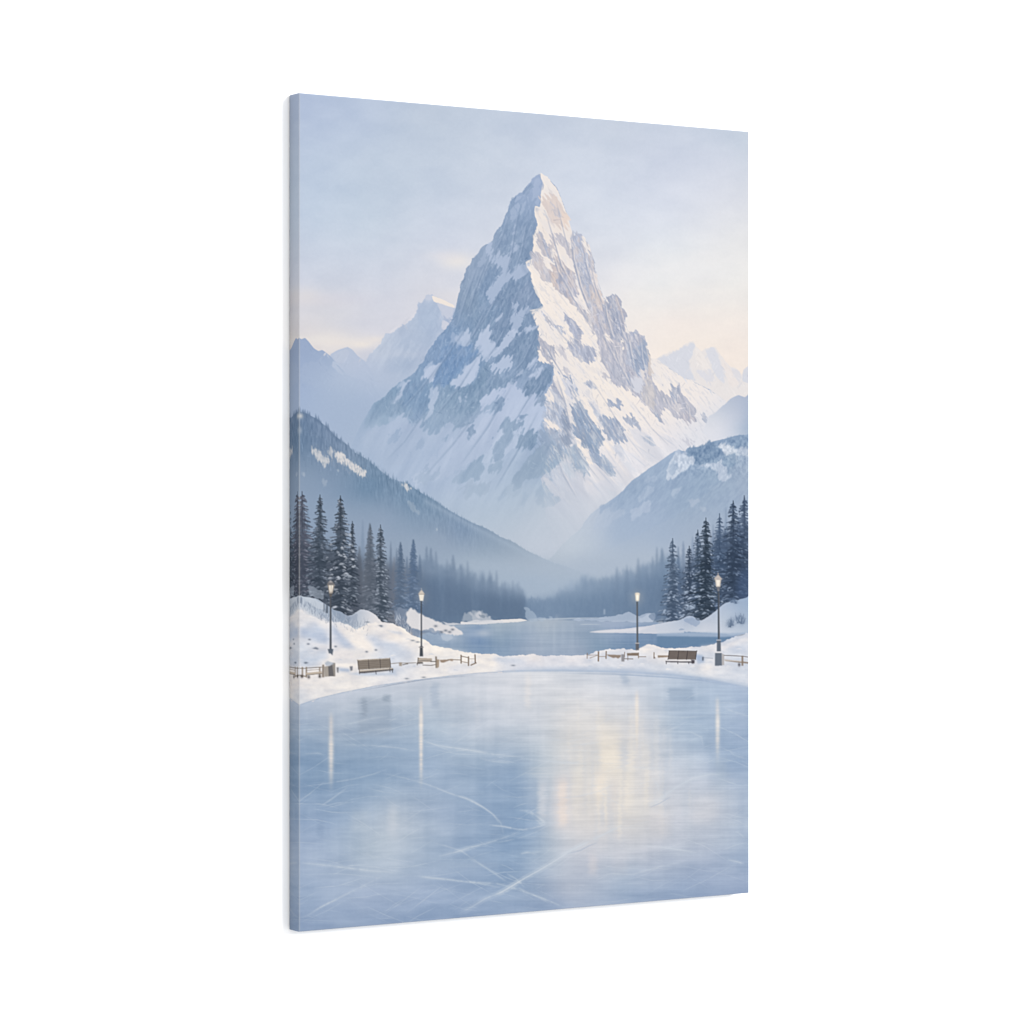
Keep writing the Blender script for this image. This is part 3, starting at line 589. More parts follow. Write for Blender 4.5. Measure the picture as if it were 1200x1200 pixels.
    lay(full, rock * sstep(aniso(114, 9, 2.2, 5, 4), .60, .72) * .2 * (.35 + .65 * fade), SN)
    lay(full, rock * sstep(aniso(100, 8, 2.4, 10, 4), .58, .74) * .28 * fade, (114, 139, 172))
    lay(full, lr * sstep(aniso(62, 10, 1.8, 4, 4), .62, .73) * .34 * (.3 + .7 * fade), LIT)
    lay(full, lr * sstep(aniso(86, 10, 2.0, 3, 4), .56, .70) * .36 * fade, (158, 166, 188))
    lay(full, lr * sstep(aniso(80, 12, 4, 1, 3), .56, .75) * .4 * (1 - sstep(YY, 350, 430)), (220, 204, 195))
    tint(left * (aniso(118, 46, 9, 7, 4) - .5) * sstep(YY, 430, 500), (16, 14, 11))
    tint(right * (aniso(52, 50, 8, 11, 4) - .5) * sstep(YY, 480, 540), (15, 14, 11))
    ls = np.clip((lum - 216) / 10, 0, 1) * right
    lay(full, ls * sstep(aniso(54, 26, 4, 8, 3), .52, .8) * .3, (222, 221, 227))
    lay(full, ls * sstep(aniso(52, 8, 1.6, 9, 4), .72, .80) * .3 * fade * (YY > 330), (192, 197, 211))

    # crags: short strokes of stone and snow following the fall line
    r = random.Random(41)
    lum = img.mean(2)
    for i in range(2600):
        x, y = r.uniform(440, 840), r.uniform(206, 560)
        iy, ix = int((y - Y0) * S), int((x - X0) * S)
        if m[iy, ix] < .9:
            continue
        isl = left[iy, ix] > .5
        lm = lum[iy, ix]
        a = math.radians(r.gauss(116, 16) if isl else r.gauss(62, 16))
        if r.random() < .25:
            a += r.choice((-1, 1)) * math.radians(r.uniform(40, 80))
        ln = r.uniform(2, 8.5)
        c = img[iy, ix]
        f = 1 - max(0, min(1, (y - 480) / 100))
        if isl and lm < 172:
            d = np.array((-20, -18, -15)) if r.random() < .55 else np.array((26, 23, 18))
        elif not isl and lm < 208:
            d = np.array((-26, -25, -20)) if r.random() < .55 else np.array((34, 31, 26))
        elif r.random() < .13:
            d = np.array((-34, -28, -18)) if not isl else np.array((-22, -17, -12))
        else:
            continue
        line([(x, y), (x + math.cos(a) * ln * .5 + r.uniform(-.7, .7), y + math.sin(a) * ln * .5), (x + math.cos(a) * ln, y + math.sin(a) * ln)], r.uniform(.7, 1.5), c + d * r.uniform(.4, 1) * (.35 + .65 * f), .75, .35, 'end')
    # gullies and ribs: a dark groove with a light shoulder beside it
    def gully(p, w, dk, lt, al, off):
        line(p, w, dk, al, .6, 'fade', .55, 'N')
        line([(x + off, y - .4) for x, y in p], w * .8, lt, al * .8, .5, 'fade', .55, 'N')
    for p, w, al in (([(612, 236), (606, 262), (600, 298), (592, 326)], 1.8, .5), ([(598, 250), (588, 282), (572, 312), (560, 342)], 1.8, .45), ([(574, 300), (558, 340), (549, 372)], 1.8, .45), ([(560, 312), (546, 352), (536, 385)], 2.2, .4),
                     ([(618, 262), (612, 296), (604, 318)], 1.5, .5), ([(592, 332), (574, 366), (552, 398)], 1.6, .45), ([(616, 322), (604, 352), (596, 376)], 1.5, .5), ([(576, 352), (556, 392), (528, 430)], 1.8, .45), ([(548, 382), (524, 418), (500, 452)], 2.0, .4),
                     ([(600, 372), (584, 402), (566, 428)], 1.5, .45), ([(630, 392), (614, 424), (596, 444)], 1.6, .5), ([(560, 420), (536, 458), (508, 492)], 2.0, .4), ([(520, 420), (494, 456), (470, 482)], 2.0, .4), ([(640, 440), (618, 470), (600, 500)], 1.6, .4), ([(600, 452), (572, 500), (540, 545)], 2.4, .3),
                     ([(570, 470), (530, 522), (496, 560)], 2.4, .3), ([(632, 480), (606, 530), (580, 574)], 2.2, .35), ([(500, 480), (474, 518), (452, 540)], 2.2, .3)):
        gully(p, w, (112, 137, 170), (166, 183, 211), al, -1.7)
    for p, w, al in (([(640, 250), (650, 284), (658, 312), (672, 338)], 1.6, .55), ([(652, 236), (660, 268), (668, 300)], 1.4, .45), ([(645, 290), (654, 318), (670, 346)], 1.5, .5), ([(669, 274), (672, 304), (680, 336), (694, 372)], 2.0, .65), ([(682, 282), (688, 316), (700, 350)], 1.6, .5), ([(690, 300), (698, 336), (706, 356), (712, 384)], 1.6, .5),
                     ([(658, 322), (672, 350), (690, 378)], 1.6, .45), ([(708, 352), (711, 372), (718, 396)], 2.0, .7), ([(720, 356), (726, 378), (730, 398)], 1.2, .4), ([(734, 388), (738, 408), (744, 440)], 1.8, .55), ([(750, 394), (752, 420), (760, 452)], 1.5, .5), ([(700, 372), (712, 404), (730, 440)], 1.8, .5), ([(716, 396), (726, 428), (742, 458)], 1.6, .45),
                     ([(640, 366), (656, 390), (676, 412)], 1.4, .4), ([(636, 400), (650, 424), (664, 446)], 1.5, .5), ([(652, 440), (662, 470), (668, 500)], 1.8, .5), ([(662, 446), (684, 486), (706, 520)], 1.6, .45), ([(690, 440), (712, 474), (732, 508)], 1.5, .35), ([(660, 500), (680, 534), (704, 564)], 1.6, .4), ([(740, 470), (764, 502), (786, 524)], 1.5, .3), ([(646, 520), (660, 556), (676, 584)], 2.0, .35)):
        gully(p, w, (146, 158, 185), (238, 230, 225), al, 1.7)
    line([(722.5, 349), (728, 362), (733, 384)], 1.2, (216, 210, 210), .6, .4, 'fade')
    line([(757, 404), (761, 420), (764, 440)], 1.3, (214, 207, 205), .6, .4, 'fade')
    # the sharp main ridge
    line([(p[0] - 3, p[1] + 2) for p in ridge[5:26]], 4, (116, 141, 175), .3, 2.5, None, .4, 'N')
    line([(p[0] + .8, p[1]) for p in ridge[:12]], 1.0, (246, 238, 230), .6, .5, None, .4, 'N')
    line([(p[0] + 1, p[1]) for p in ridge[14:24]], 1.2, (246, 238, 230), .65, .5, None, .5, 'N')


def hills():
    # near-right blue shoulder
    z = Z(690, 340, 6)
    g = rbf([(835, 490, 208, 212, 223), (850, 475, 186, 195, 214), (870, 470, 172, 184, 208), (865, 490, 184, 194, 215), (840, 505, 216, 218, 228), (876, 500, 164, 181, 208), (860, 510, 196, 204, 221)])
    poly(z(845, 890, 900, 855, 960, 800, 1000, 762, 1050, 737, 1075, 745, 1100, 755, 1140, 715, 1140, 1060, 900, 1080, 800, 1000), g, .95, 1.0, .3)
    # mist in the gap under the peak
    blob(610, 610, 90, 22, (184, 196, 215), .35, .6)
    blob(424, 512, 18, 20, (167, 184, 211), .5, .3)
    blob(440, 535, 30, 16, (168, 185, 212), .4, .4)
    blob(640, 622, 46, 14, (192, 200, 216), .45, .5)
    blob(560, 625, 40, 12, (178, 193, 213), .4, .5)
    blob(600, 635, 70, 26, (186, 197, 215), .55, .25)
    blob(640, 645, 40, 22, (194, 201, 217), .6, .2)
    blob(560, 600, 60, 22, (172, 189, 213), .45, .3)
    blob(690, 600, 40, 18, (206, 209, 220), .35, .3)
    blob(470, 540, 60, 24, (164, 182, 212), .45, .3)
    # right hill
    z = Z(690, 490, 6)
    g = rbf([(700, 600, 178, 191, 214), (720, 590, 158, 177, 206), (740, 565, 148, 169, 200), (790, 535, 152, 173, 204), (830, 525, 134, 158, 191), (870, 515, 138, 161, 193), (800, 560, 143, 165, 197),
             (840, 555, 144, 166, 196), (870, 550, 146, 166, 196), (760, 600, 156, 175, 205), (800, 590, 148, 169, 199), (850, 590, 150, 170, 200), (720, 625, 164, 181, 208), (780, 630, 158, 176, 204), (830, 620, 156, 173, 200),
             (700, 640, 178, 191, 212), (760, 655, 168, 183, 206), (820, 650, 162, 176, 200), (670, 645, 186, 197, 214), (640, 665, 176, 188, 206), (870, 610, 156, 173, 201), (690, 670, 170, 184, 206)])
    poly([(590, 700), (625, 672), (640, 660), (660, 637), (680, 620)] + z(0, 690, 60, 640, 120, 600, 190, 550, 240, 510, 300, 440, 340, 415, 400, 370, 490, 310, 560, 260, 600, 232, 640, 225, 680, 238, 692, 207, 740, 205, 800, 197, 850, 178, 880, 160, 960, 145, 1010, 130,
                                               1060, 118, 1150, 110, 1150, 1300, 0, 1300), g, .95, .8, .4)
    for p, c, al in ((z(600, 240, 690, 250, 680, 268, 755, 265, 750, 310, 700, 340, 640, 390, 570, 430, 535, 435, 560, 340), (194, 205, 225), .95), (z(560, 262, 640, 232, 690, 240, 600, 262), (168, 184, 211), .7),
                     (z(690, 207, 880, 162, 930, 250, 880, 305, 750, 318, 740, 262, 690, 256), (121, 146, 180), .95), (z(960, 146, 1060, 120, 1150, 112, 1150, 180, 1080, 190, 1040, 230, 980, 190), (132, 156, 188), .8),
                     (z(915, 180, 980, 188, 1042, 240, 1045, 302, 990, 295, 930, 230), (204, 212, 227), .92), (z(1040, 215, 1140, 200, 1140, 270, 1050, 260), (188, 199, 219), .8), (z(750, 340, 820, 320, 900, 318, 960, 300, 1000, 310, 960, 400, 1012, 412, 930, 445, 895, 360, 820, 350), (188, 200, 222), .9),
                     (z(960, 260, 1040, 250, 1040, 300, 990, 350, 950, 320), (134, 158, 189), .8), (z(570, 540, 600, 490, 660, 460, 640, 500, 600, 540), (172, 188, 213), .75), (z(690, 580, 740, 565, 790, 590, 740, 625), (172, 186, 210), .7), (z(750, 645, 800, 625, 840, 640, 790, 660), (176, 189, 211), .6),
                     (z(300, 650, 380, 590, 440, 575, 430, 640, 360, 690, 290, 720), (178, 192, 217), .65), (z(60, 700, 180, 640, 260, 650, 160, 740, 20, 800), (176, 190, 214), .5), (z(340, 560, 400, 500, 470, 470, 440, 520, 380, 580), (172, 188, 214), .6), (z(360, 460, 430, 400, 500, 410, 440, 450), (168, 185, 212), .6),
                     (z(480, 400, 540, 340, 550, 430, 500, 450), (160, 179, 207), .6), (z(820, 490, 900, 450, 930, 470, 850, 505), (162, 180, 206), .5), (z(200, 570, 300, 480, 360, 480, 260, 590, 200, 640), (146, 167, 198), .5), (z(60, 640, 200, 550, 180, 590, 80, 660), (152, 172, 203), .6),
                     (z(560, 350, 600, 300, 640, 330, 580, 400), (152, 173, 203), .5)):
        poly(p, c, al, e=1.2, br=.9, nz='L', soft=.28, wp=4)
    rh = raster([(640, 660), (700, 598), (760, 548), (800, 528), (850, 515), (882, 508), (882, 640), (760, 660)], 0, H, 0, W)
    tint(blur(rh, 3) * (aniso(125, 7, 2.2, 12, 4) - .5) * (1 - sstep(YY, 560, 640)), (13, 12, 9))
    tint(blur(rh, 2) * (fbm(XX / 2.5, YY / 3.5, 2, 3) - .5) * (XX > 790) * (1 - sstep(YY, 540, 570)), (34, 30, 24))
    # left wooded hill
    z, y = Z(335, 470, 6), Z(500, 500, 6)
    ridge = z(60, 60, 92, 72, 120, 78, 150, 90, 185, 108, 220, 125, 260, 160, 300, 190, 340, 240, 400, 285, 440, 312, 480, 360, 560, 402, 620, 450, 680, 500, 740, 540, 800, 565, 860, 580, 900, 612, 980, 662, 1050, 700, 1110, 740) + \
        y(0, 495, 60, 530, 130, 570, 230, 630, 330, 680, 420, 715, 520, 775, 600, 805, 700, 870, 830, 930, 900, 960, 1000, 990, 1100, 1030, 1250, 1080)
    g = rbf([(352, 490, 106, 130, 163), (370, 500, 110, 133, 166), (352, 520, 106, 131, 164), (390, 530, 118, 140, 172), (420, 540, 120, 143, 174), (352, 555, 130, 151, 181), (380, 570, 130, 152, 183), (430, 570, 111, 139, 172),
             (360, 600, 138, 158, 188), (400, 600, 134, 155, 185), (460, 570, 116, 142, 174), (480, 590, 116, 143, 175), (450, 610, 138, 158, 187), (420, 620, 142, 160, 188), (510, 600, 122, 147, 178), (540, 625, 128, 150, 181),
             (520, 630, 138, 157, 185), (490, 640, 144, 162, 189), (570, 645, 144, 163, 188), (550, 660, 156, 173, 195), (610, 655, 156, 172, 194), (640, 672, 166, 181, 202), (600, 680, 164, 180, 202), (500, 680, 136, 156, 184), (400, 660, 130, 150, 178)])
    poly(ridge + [(700, 720), (346, 720)], g, 1, .7, .25, 'V')
    rnd = random.Random(3)
    for i in range(len(ridge) - 1):                      # spires along the crest
        (ax, ay), (bx, by) = ridge[i], ridge[i + 1]
        n = max(1, int((bx - ax) / 1.7))
        for k in range(n):
            t = rnd.random()
            x, yq = ax + (bx - ax) * t, ay + (by - ay) * t
            h = rnd.uniform(1.5, 6.5) * (1 if x < 440 else .6 if x < 520 else .35)
            w = rnd.uniform(1.2, 2.3)
            cc = img[min(H - 1, int((yq + 5 - Y0) * S)), min(W - 1, max(0, int((x - X0) * S)))].copy()
            poly([(x - w, yq + 4), (x, yq - h), (x + w, yq + 4)], tuple(cc - 3), .8, .35)
    up = raster(ridge + [(700, 720), (346, 720)], 0, H, 0, W)
    nearc = np.clip(1 - (YY - (483 + (XX - 350) * .62)) / 60, 0, 1)
    tint(up * (aniso(88, 8, 1.6, 3, 3) - .5) * nearc * (1 - sstep(XX, 480, 620)), (24, 22, 20))
    for i in range(900):
        u = rnd.random()
        px = 350 + 210 * u
        py = 489 + .62 * (px - 350) + abs(rnd.gauss(0, 22)) * (1 - .5 * u)
        k = rnd.choice((-12, -8, 10, 14))
        cc = img[min(H - 1, int((py - Y0) * S)), int((px - X0) * S)]
        line([(px, py + 2), (px + rnd.uniform(-.4, .4), py - rnd.uniform(2, 6))], rnd.uniform(.8, 1.6), cc + k, .5 * (1 - .6 * u), .4, 'end')
    for p, al in ((z(185, 310, 230, 350, 300, 400, 300, 450, 270, 460, 225, 410, 190, 350), .8), (z(300, 310, 320, 340, 320, 420, 300, 400), .6), (z(325, 370, 350, 345, 400, 380, 440, 410, 500, 455, 560, 490, 555, 545, 520, 530, 470, 495, 420, 450, 360, 410), .97),
                  (z(815, 580, 850, 590, 880, 620, 860, 628, 820, 605), .9)):
        poly(p, (224, 220, 218), al * .95, e=1.1, br=1.5, nz='V', soft=.4, wp=2.5, tex=.22)
    rr = random.Random(8)
    for i in range(230):
        u = rr.random()
        px = 335 + (190 + 370 * u) / 6
        py = 470 + (350 + 165 * u + rr.uniform(-50, 55)) / 6
        line([(px, py), (px, py - rr.uniform(2, 5))], rr.uniform(.4, .9), (136, 152, 177), rr.uniform(.2, .55), .4, 'both')
    for p, al in ((z(105, 495, 150, 520, 140, 535, 110, 515), .35), (z(850, 700, 900, 720, 940, 790, 930, 800, 880, 750), .3), (z(360, 480, 385, 480, 380, 500, 360, 495), .4), (z(1060, 890, 1072, 895, 1070, 920, 1060, 915), .6), (z(265, 550, 290, 560, 280, 600, 260, 590), .3),
                  (z(210, 240, 225, 245, 220, 265), .3)):
        poly(p, (196, 203, 216), al, e=1.2, br=1.6, nz='V', soft=.3)
    line([(500, 588), (560, 620), (620, 650), (700, 678)], 3, (172, 188, 211), .45, 6)
    line([(440, 545), (500, 588), (560, 620)], 1, (150, 170, 199), .3, 4)
    blob(352, 487.5, 2.2, 2.2, (214, 212, 210), .75)
    blob(352, 504, 1.4, 3, (170, 180, 196), .5)
    blob(400, 608, 70, 14, (146, 164, 191), .4, .4)
    blob(480, 645, 60, 14, (152, 169, 194), .45, .4)
    blob(570, 668, 50, 12, (166, 181, 203), .5, .3)
    blob(360, 580, 22, 18, (140, 159, 188), .3, .3)
    blob(700, 665, 60, 12, (174, 186, 206), .5, .3)
    blob(640, 690, 40, 12, (160, 177, 202), .4)


# ---------------------------------------------------------------- trees
def spire(x, top, base, hw, col, al, seed, soft=.6):
    """distant misty conifer: ragged spire fading downward"""
    r = random.Random(seed)
    L_, R_ = [], []
    y = top
    while y < base:
        t = (y - top) / (base - top)
        w = hw * (0.06 + 0.94 * min(1, t * 1.25) ** .8)
        L_.append((x - w * r.uniform(.6, 1.05), y))
        R_.append((x + w * r.uniform(.6, 1.05), y))
        y += r.uniform(.9, 2.2)
    poly([(x, top)] + R_ + [(x + hw, base), (x - hw, base)] + L_[::-1], col, al, soft)


def conifer(x, top, base, hw, dark, lite, snow, seed, al=.9, sn=.3, lean=0):
    """near spruce: narrow core, uneven drooping boughs, dabs of snow lying on them"""
    r = random.Random(seed)
    hw *= 1.55
    hgt = base - top
    L_, R_ = [], []
    y = top + 2
    while y < base:
        t = (y - top) / hgt
        w = hw * (0.02 + .66 * t ** .85)
        L_.append((x - w * r.uniform(.3, 1.0), y))
        R_.append((x + w * r.uniform(.3, 1.0), y))
        y += r.uniform(.8, 2.2)
    poly([(x, top)] + R_ + L_[::-1], dark, al * .78, .6, .5, 'N', .3)
    line([(x, top - 1), (x + .2, top + hgt * .35)], 1.0, dark, al, .4)
    y = top + hgt * .03
    dabs = []
    while y < base:
        t = (y - top) / hgt
        for s in (-1, 1):
            if r.random() < .16:
                continue
            w = hw * (0.03 + 1.0 * t ** .72) * r.choice((.55, .75, .9, 1.0, 1.12))
            y1 = y + r.uniform(-.8, .8)
            dr = w * r.uniform(.05, .4)
            k = r.random()
            c = [dark[j] + (lite[j] - dark[j]) * k * .8 for j in range(3)]
            x0_, xm, xe = x + s * w * r.uniform(0, .25), x + s * w * .6, x + s * w
            line([(x0_, y1), (xm, y1 + dr * .55), (xe, y1 + dr + r.uniform(-.6, .6))], r.uniform(1.4, 2.5), c, al * .84, .55, 'bough')
            for q in range(2):
                u = r.uniform(.3, .95)
                px, py = x + s * w * u, y1 + dr * u
                line([(px, py), (px + s * r.uniform(0, 2.2), py + r.uniform(.8, 2.6))], r.uniform(.7, 1.2), c, al * .7, .4, 'end')
            for q in range(3):
                if r.random() < sn * (.25 + 1.0 * t):
                    u = r.uniform(.15, .95)
                    px, py = x + s * w * u, y1 + dr * u - .6
                    ln = r.uniform(1.4, 5.0) * (.5 + .8 * t)
                    dabs.append((px, py, ln, s, r.uniform(.8, 2.0) * (.6 + .6 * t), r.uniform(.22, .68)))
        y += r.uniform(1.1, 2.3)
    for px, py, ln, s, w, g in dabs:
        line([(px - s * ln * .6, py - ln * .12), (px, py - .25), (px + s * ln * .6, py + ln * .35)], w, snow, al * g, .5, 'both')


def forest():
    rnd = random.Random(11)

    def band(x0, x1, tops, base, hw, col, al, dens, seed, jit=9):
        r = random.Random(seed)
        n = int((x1 - x0) / dens)
        for i in range(n):
            x = r.uniform(x0, x1)
            g = vn(np.array([[x / 7.0]]), np.array([[seed * 1.7]]), seed)[0, 0]
            t = np.interp(x, [p[0] for p in tops], [p[1] for p in tops]) + jit * 1.5 * g + abs(r.gauss(0, jit * .35)) - 2
            k = r.uniform(-8, 8)
            w = hw * r.uniform(.8, 2.2)
            spire(x, t, min(base, t + w * r.uniform(6, 12)), w, tuple(c + k for c in col), al * r.uniform(.45, .9), seed * 1000 + i, r.uniform(1.0, 1.7))

    # far shore
    band(600, 690, [(600, 684), (620, 690), (640, 690), (660, 684), (690, 668)], 727, 3.6, (136, 157, 187), .6, 1.3, 1)
    band(655, 700, [(655, 684), (672, 678), (690, 668)], 727, 4.2, (120, 143, 174), .55, 2.0, 2)
    band(670, 800, [(670, 682), (690, 672), (715, 662), (735, 660), (750, 652), (775, 640), (800, 640)], 728, 4.5, (112, 136, 168), .55, 1.6, 3, 13)
    poly([(616, 706), (680, 690), (730, 680), (800, 672), (800, 728), (616, 727)], (110, 134, 167), .68, 5)
    blob(645, 714, 30, 12, (138, 159, 188), .45)
    blob(735, 712, 26, 14, (102, 124, 156), .35)
    blob(767, 706, 14, 16, (88, 106, 138), .5)
    for x, t, w in ((748, 654, 5), (735, 662, 4), (770, 641, 3.2), (723, 664, 3), (765, 652, 4), (776, 642, 5), (758, 662, 4)):
        spire(x, t, 722, w * 1.5, (98, 120, 152), .6, int(x), .9)
    # left-hand forest receding to the lake
    band(490, 616, [(490, 646), (520, 655), (548, 660), (580, 672), (600, 680), (616, 688)], 728, 4.6, (110, 132, 163), .6, 1.35, 4, 11)
    band(500, 616, [(500, 650), (530, 660), (560, 668), (600, 684), (616, 690)], 730, 5, (94, 117, 150), .5, 2.2, 5, 16)
    poly([(488, 690), (520, 690), (560, 692), (590, 700), (616, 706), (616, 727), (560, 738), (488, 745)], (96, 119, 150), .62, 3)
    tint(blur(raster([(480, 670), (616, 700), (616, 726), (480, 745)], 0, H, 0, W), 5) * (NZ['V'] - .5), (26, 24, 20))
    tint(blur(raster([(616, 700), (700, 685), (800, 665), (800, 728), (616, 726)], 0, H, 0, W), 5) * (NZ['V'] - .5), (18, 17, 14))
    blob(520, 706, 14, 18, (120, 139, 168), .35, .5, 'V')
    blob(560, 700, 12, 14, (110, 131, 162), .3, .5, 'V')
    for x, t, w in ((500, 640, 4), (505, 642, 5), (511, 646, 4), (531, 650, 5.5), (541, 661, 3), (548, 657, 3.5), (524, 655, 3), (574, 668, 3), (582, 668, 3), (576, 672, 4), (601, 680, 3.4), (608, 681, 3.4), (592, 681, 3), (566, 672, 3)):
        spire(x, t, 722, w * 1.6, (90, 111, 142), .6, int(x * 3), .9)
    poly([(486, 664), (500, 655), (515, 662), (532, 664), (548, 670), (566, 680), (578, 678), (592, 690), (606, 690), (616, 698), (616, 727), (560, 738), (486, 745)], (96, 118, 150), .6, 1.6, .9, 'V', .3, wp=7)
    poly([(616, 702), (640, 702), (660, 692), (676, 690), (690, 680), (712, 676), (726, 672), (742, 670), (760, 660), (800, 654), (800, 728), (616, 727)], (108, 132, 165), .55, 1.6, .9, 'V', .3, wp=7)
    fm = blur(raster([(495, 650), (560, 662), (616, 685), (616, 720), (800, 720), (800, 640), (690, 665), (640, 685), (640, 724), (495, 735)], 0, H, 0, W), 3)[..., None] * .75
    c_, d_, a_, b_ = box(470, 620, 830, 760)
    sub = img[c_:d_, a_:b_]
    sub += (blur(sub.copy(), .9, 1.6) - sub) * fm[c_:d_, a_:b_]
    for x, y, rx, ry, c, al in ((560, 668, 44, 9, (166, 182, 205), .4), (650, 686, 44, 9, (164, 181, 205), .45), (720, 664, 46, 9, (168, 183, 206), .4), (600, 684, 30, 8, (160, 177, 202), .35), (500, 655, 30, 10, (150, 168, 194), .3)):
        blob(x, y, rx, ry, c, al, .6)
    # middle left
    poly([(346, 640), (370, 650), (420, 655), (450, 660), (490, 668), (496, 745), (346, 745)], (88, 99, 120), .72, 6)
    for x, t, b, w, c, a in ((361, 596, 700, 5, (110, 132, 160), .5), (425, 608, 700, 5, (118, 138, 168), .45), (433.5, 613, 715, 10, (84, 97, 117), .75), (458, 634, 700, 3, (100, 118, 146), .7), (462, 652, 720, 7, (110, 118, 138), .5), (469.5, 635, 725, 8, (78, 98, 128), .8),
                          (477, 652, 720, 5, (96, 118, 150), .7), (484.5, 632, 735, 10, (82, 104, 136), .85), (492, 650, 730, 6, (92, 114, 146), .7), (465, 642, 700, 4, (92, 112, 142), .6), (421, 640, 720, 8, (92, 100, 116), .55), (387, 640, 700, 7, (80, 94, 116), .5), (410, 650, 720, 9, (96, 100, 112), .5)):
        spire(x, t, b, w, c, a, int(x * 7), .7)
    blob(470, 690, 14, 22, (118, 124, 142), .45, .5, 'V')
    blob(430, 690, 10, 20, (112, 114, 124), .5, .5, 'V')
    blob(386, 672, 7, 18, (92, 98, 110), .5, .5, 'V')
    poly([(346, 628), (385, 642), (422, 652), (426, 722), (346, 716)], (68, 76, 94), .6, 5)
    poly([(430, 655), (460, 665), (462, 735), (430, 730)], (84, 92, 110), .45, 5)
    dk, lt, sw = (50, 60, 76), (96, 106, 126), (176, 186, 204)
    conifer(354, 577, 712, 17, (62, 68, 86), (104, 106, 124), (158, 162, 182), 21, .85, .6)
    conifer(375, 581, 706, 14, (52, 63, 80), (92, 102, 122), (152, 162, 184), 22, .88, .36)
    conifer(399, 582, 722, 16, dk, lt, (190, 196, 210), 23, .92, .55)
    conifer(413, 612, 706, 6, dk, lt, sw, 24, .8, .25)
    conifer(446, 616, 733, 10, (56, 68, 86), (104, 114, 134), sw, 25, .9, .6)
    conifer(434, 616, 720, 9, (82, 92, 110), (112, 120, 138), (150, 158, 176), 26, .6, .3)
    conifer(484.5, 634, 728, 9, (82, 104, 138), (112, 132, 164), (150, 168, 198), 27, .6, .3)
    conifer(469.5, 637, 715, 7, (80, 100, 130), (110, 128, 156), (140, 158, 188), 28, .6, .25)
    # snow-laden boughs on the third spruce
    z = Z(335, 560, 10)
    for p, al in ((z(640, 1100, 700, 1060, 760, 1090, 780, 1150, 720, 1170, 660, 1130), .95), (z(590, 850, 640, 880, 665, 920, 620, 915), .8), (z(700, 650, 760, 640, 780, 690, 710, 690), .7), (z(640, 820, 700, 780, 720, 840, 650, 860), .75), (z(730, 770, 800, 775, 790, 805, 730, 795), .75),
                  (z(750, 830, 810, 840, 805, 880, 755, 860), .75), (z(610, 960, 690, 950, 720, 1010, 660, 1030), .75), (z(660, 930, 720, 910, 720, 960, 680, 950), .7), (z(750, 930, 820, 920, 820, 970, 760, 965), .6), (z(770, 1010, 830, 1030, 830, 1060, 770, 1050), .7), (z(600, 1160, 660, 1160, 650, 1195, 600, 1190), .7)):
        cx, cy = sum(q[0] for q in p) / len(p), sum(q[1] for q in p) / len(p)
        rw = (max(q[0] for q in p) - min(q[0] for q in p)) / 2
        for q in range(5):
            ox, oy = rnd.uniform(-.6, .6) * rw, rnd.uniform(-1, 1) * rw * .55
            line([(cx + ox - rw * .5, cy + oy + .8), (cx + ox, cy + oy - .3), (cx + ox + rw * .5, cy + oy + .7)], rnd.uniform(1.1, 2.2), (190, 197, 210), al * rnd.uniform(.5, .85), .5, 'both')
    # right-hand trees
    poly([(780, 690), (800, 670), (820, 652), (840, 630), (860, 622), (882, 616), (882, 745), (780, 745)], (66, 84, 114), .72, 6)
    for x, t, b, w, c, a in ((801, 634, 710, 6, (110, 130, 162), .6), (812, 628, 700, 6, (122, 142, 174), .5), (851, 594, 700, 5, (118, 138, 168), .55), (836, 614, 700, 4, (112, 132, 164), .6), (795, 640, 720, 5, (88, 108, 140), .6), (866, 606, 700, 9, (70, 90, 124), .6), (850, 620, 710, 10, (62, 80, 112), .6)):
        spire(x, t, b, w, c, a, int(x * 5), .8)
    poly([(800, 672), (815, 652), (845, 642), (882, 632), (882, 716), (800, 730)], (50, 65, 92), .55, 5)
    conifer(788.5, 632, 733, 11, (62, 78, 104), (104, 122, 150), (168, 184, 211), 31, .88, .6)
    conifer(843.5, 603, 722, 12, (58, 76, 106), (98, 118, 150), (150, 168, 200), 32, .85, .3)
    conifer(872.5, 582, 712, 15, (54, 70, 98), (94, 112, 144), (146, 164, 196), 33, .85, .3)
    conifer(859.5, 588, 716, 16, (44, 58, 82), (88, 106, 138), (152, 170, 202), 34, .88, .32)
    conifer(808, 641, 732, 10, (50, 64, 88), (92, 108, 136), (176, 191, 217), 35, .9, .8)
    conifer(818, 622, 725, 10, (50, 66, 90), (92, 110, 140), (176, 191, 217), 36, .88, .75)
    conifer(827.5, 608, 728, 14, (38, 50, 68), (78, 94, 118), (172, 187, 212), 37, .94, .5)
    z = Z(770, 680, 10)
    for p, al in ((z(440, 190, 530, 130, 540, 180, 480, 230, 440, 240), .85), (z(620, 160, 700, 170, 710, 230, 650, 290, 590, 260, 640, 220), .7), (z(330, 310, 380, 260, 370, 320), .7), (z(390, 310, 440, 280, 460, 310, 400, 350), .7), (z(180, 180, 215, 170, 205, 230), .6), (z(300, 170, 340, 110, 380, 90, 350, 160), .7),
                  (z(60, 360, 110, 320, 120, 370, 80, 410), .6), (z(390, 100, 440, 60, 450, 90), .6)):
        cx, cy = sum(q[0] for q in p) / len(p), sum(q[1] for q in p) / len(p)
        rw = (max(q[0] for q in p) - min(q[0] for q in p)) / 2
        for q in range(5):
            ox, oy = rnd.uniform(-.6, .6) * rw, rnd.uniform(-1, 1) * rw * .55
            line([(cx + ox - rw * .5, cy + oy + .8), (cx + ox, cy + oy - .3), (cx + ox + rw * .5, cy + oy + .7)], rnd.uniform(1.1, 2.2), (174, 190, 215), al * rnd.uniform(.5, .85), .5, 'both')
    poly([(862, 690), (868, 670), (882, 664), (882, 705), (866, 702)], (68, 90, 130), .6, 3)


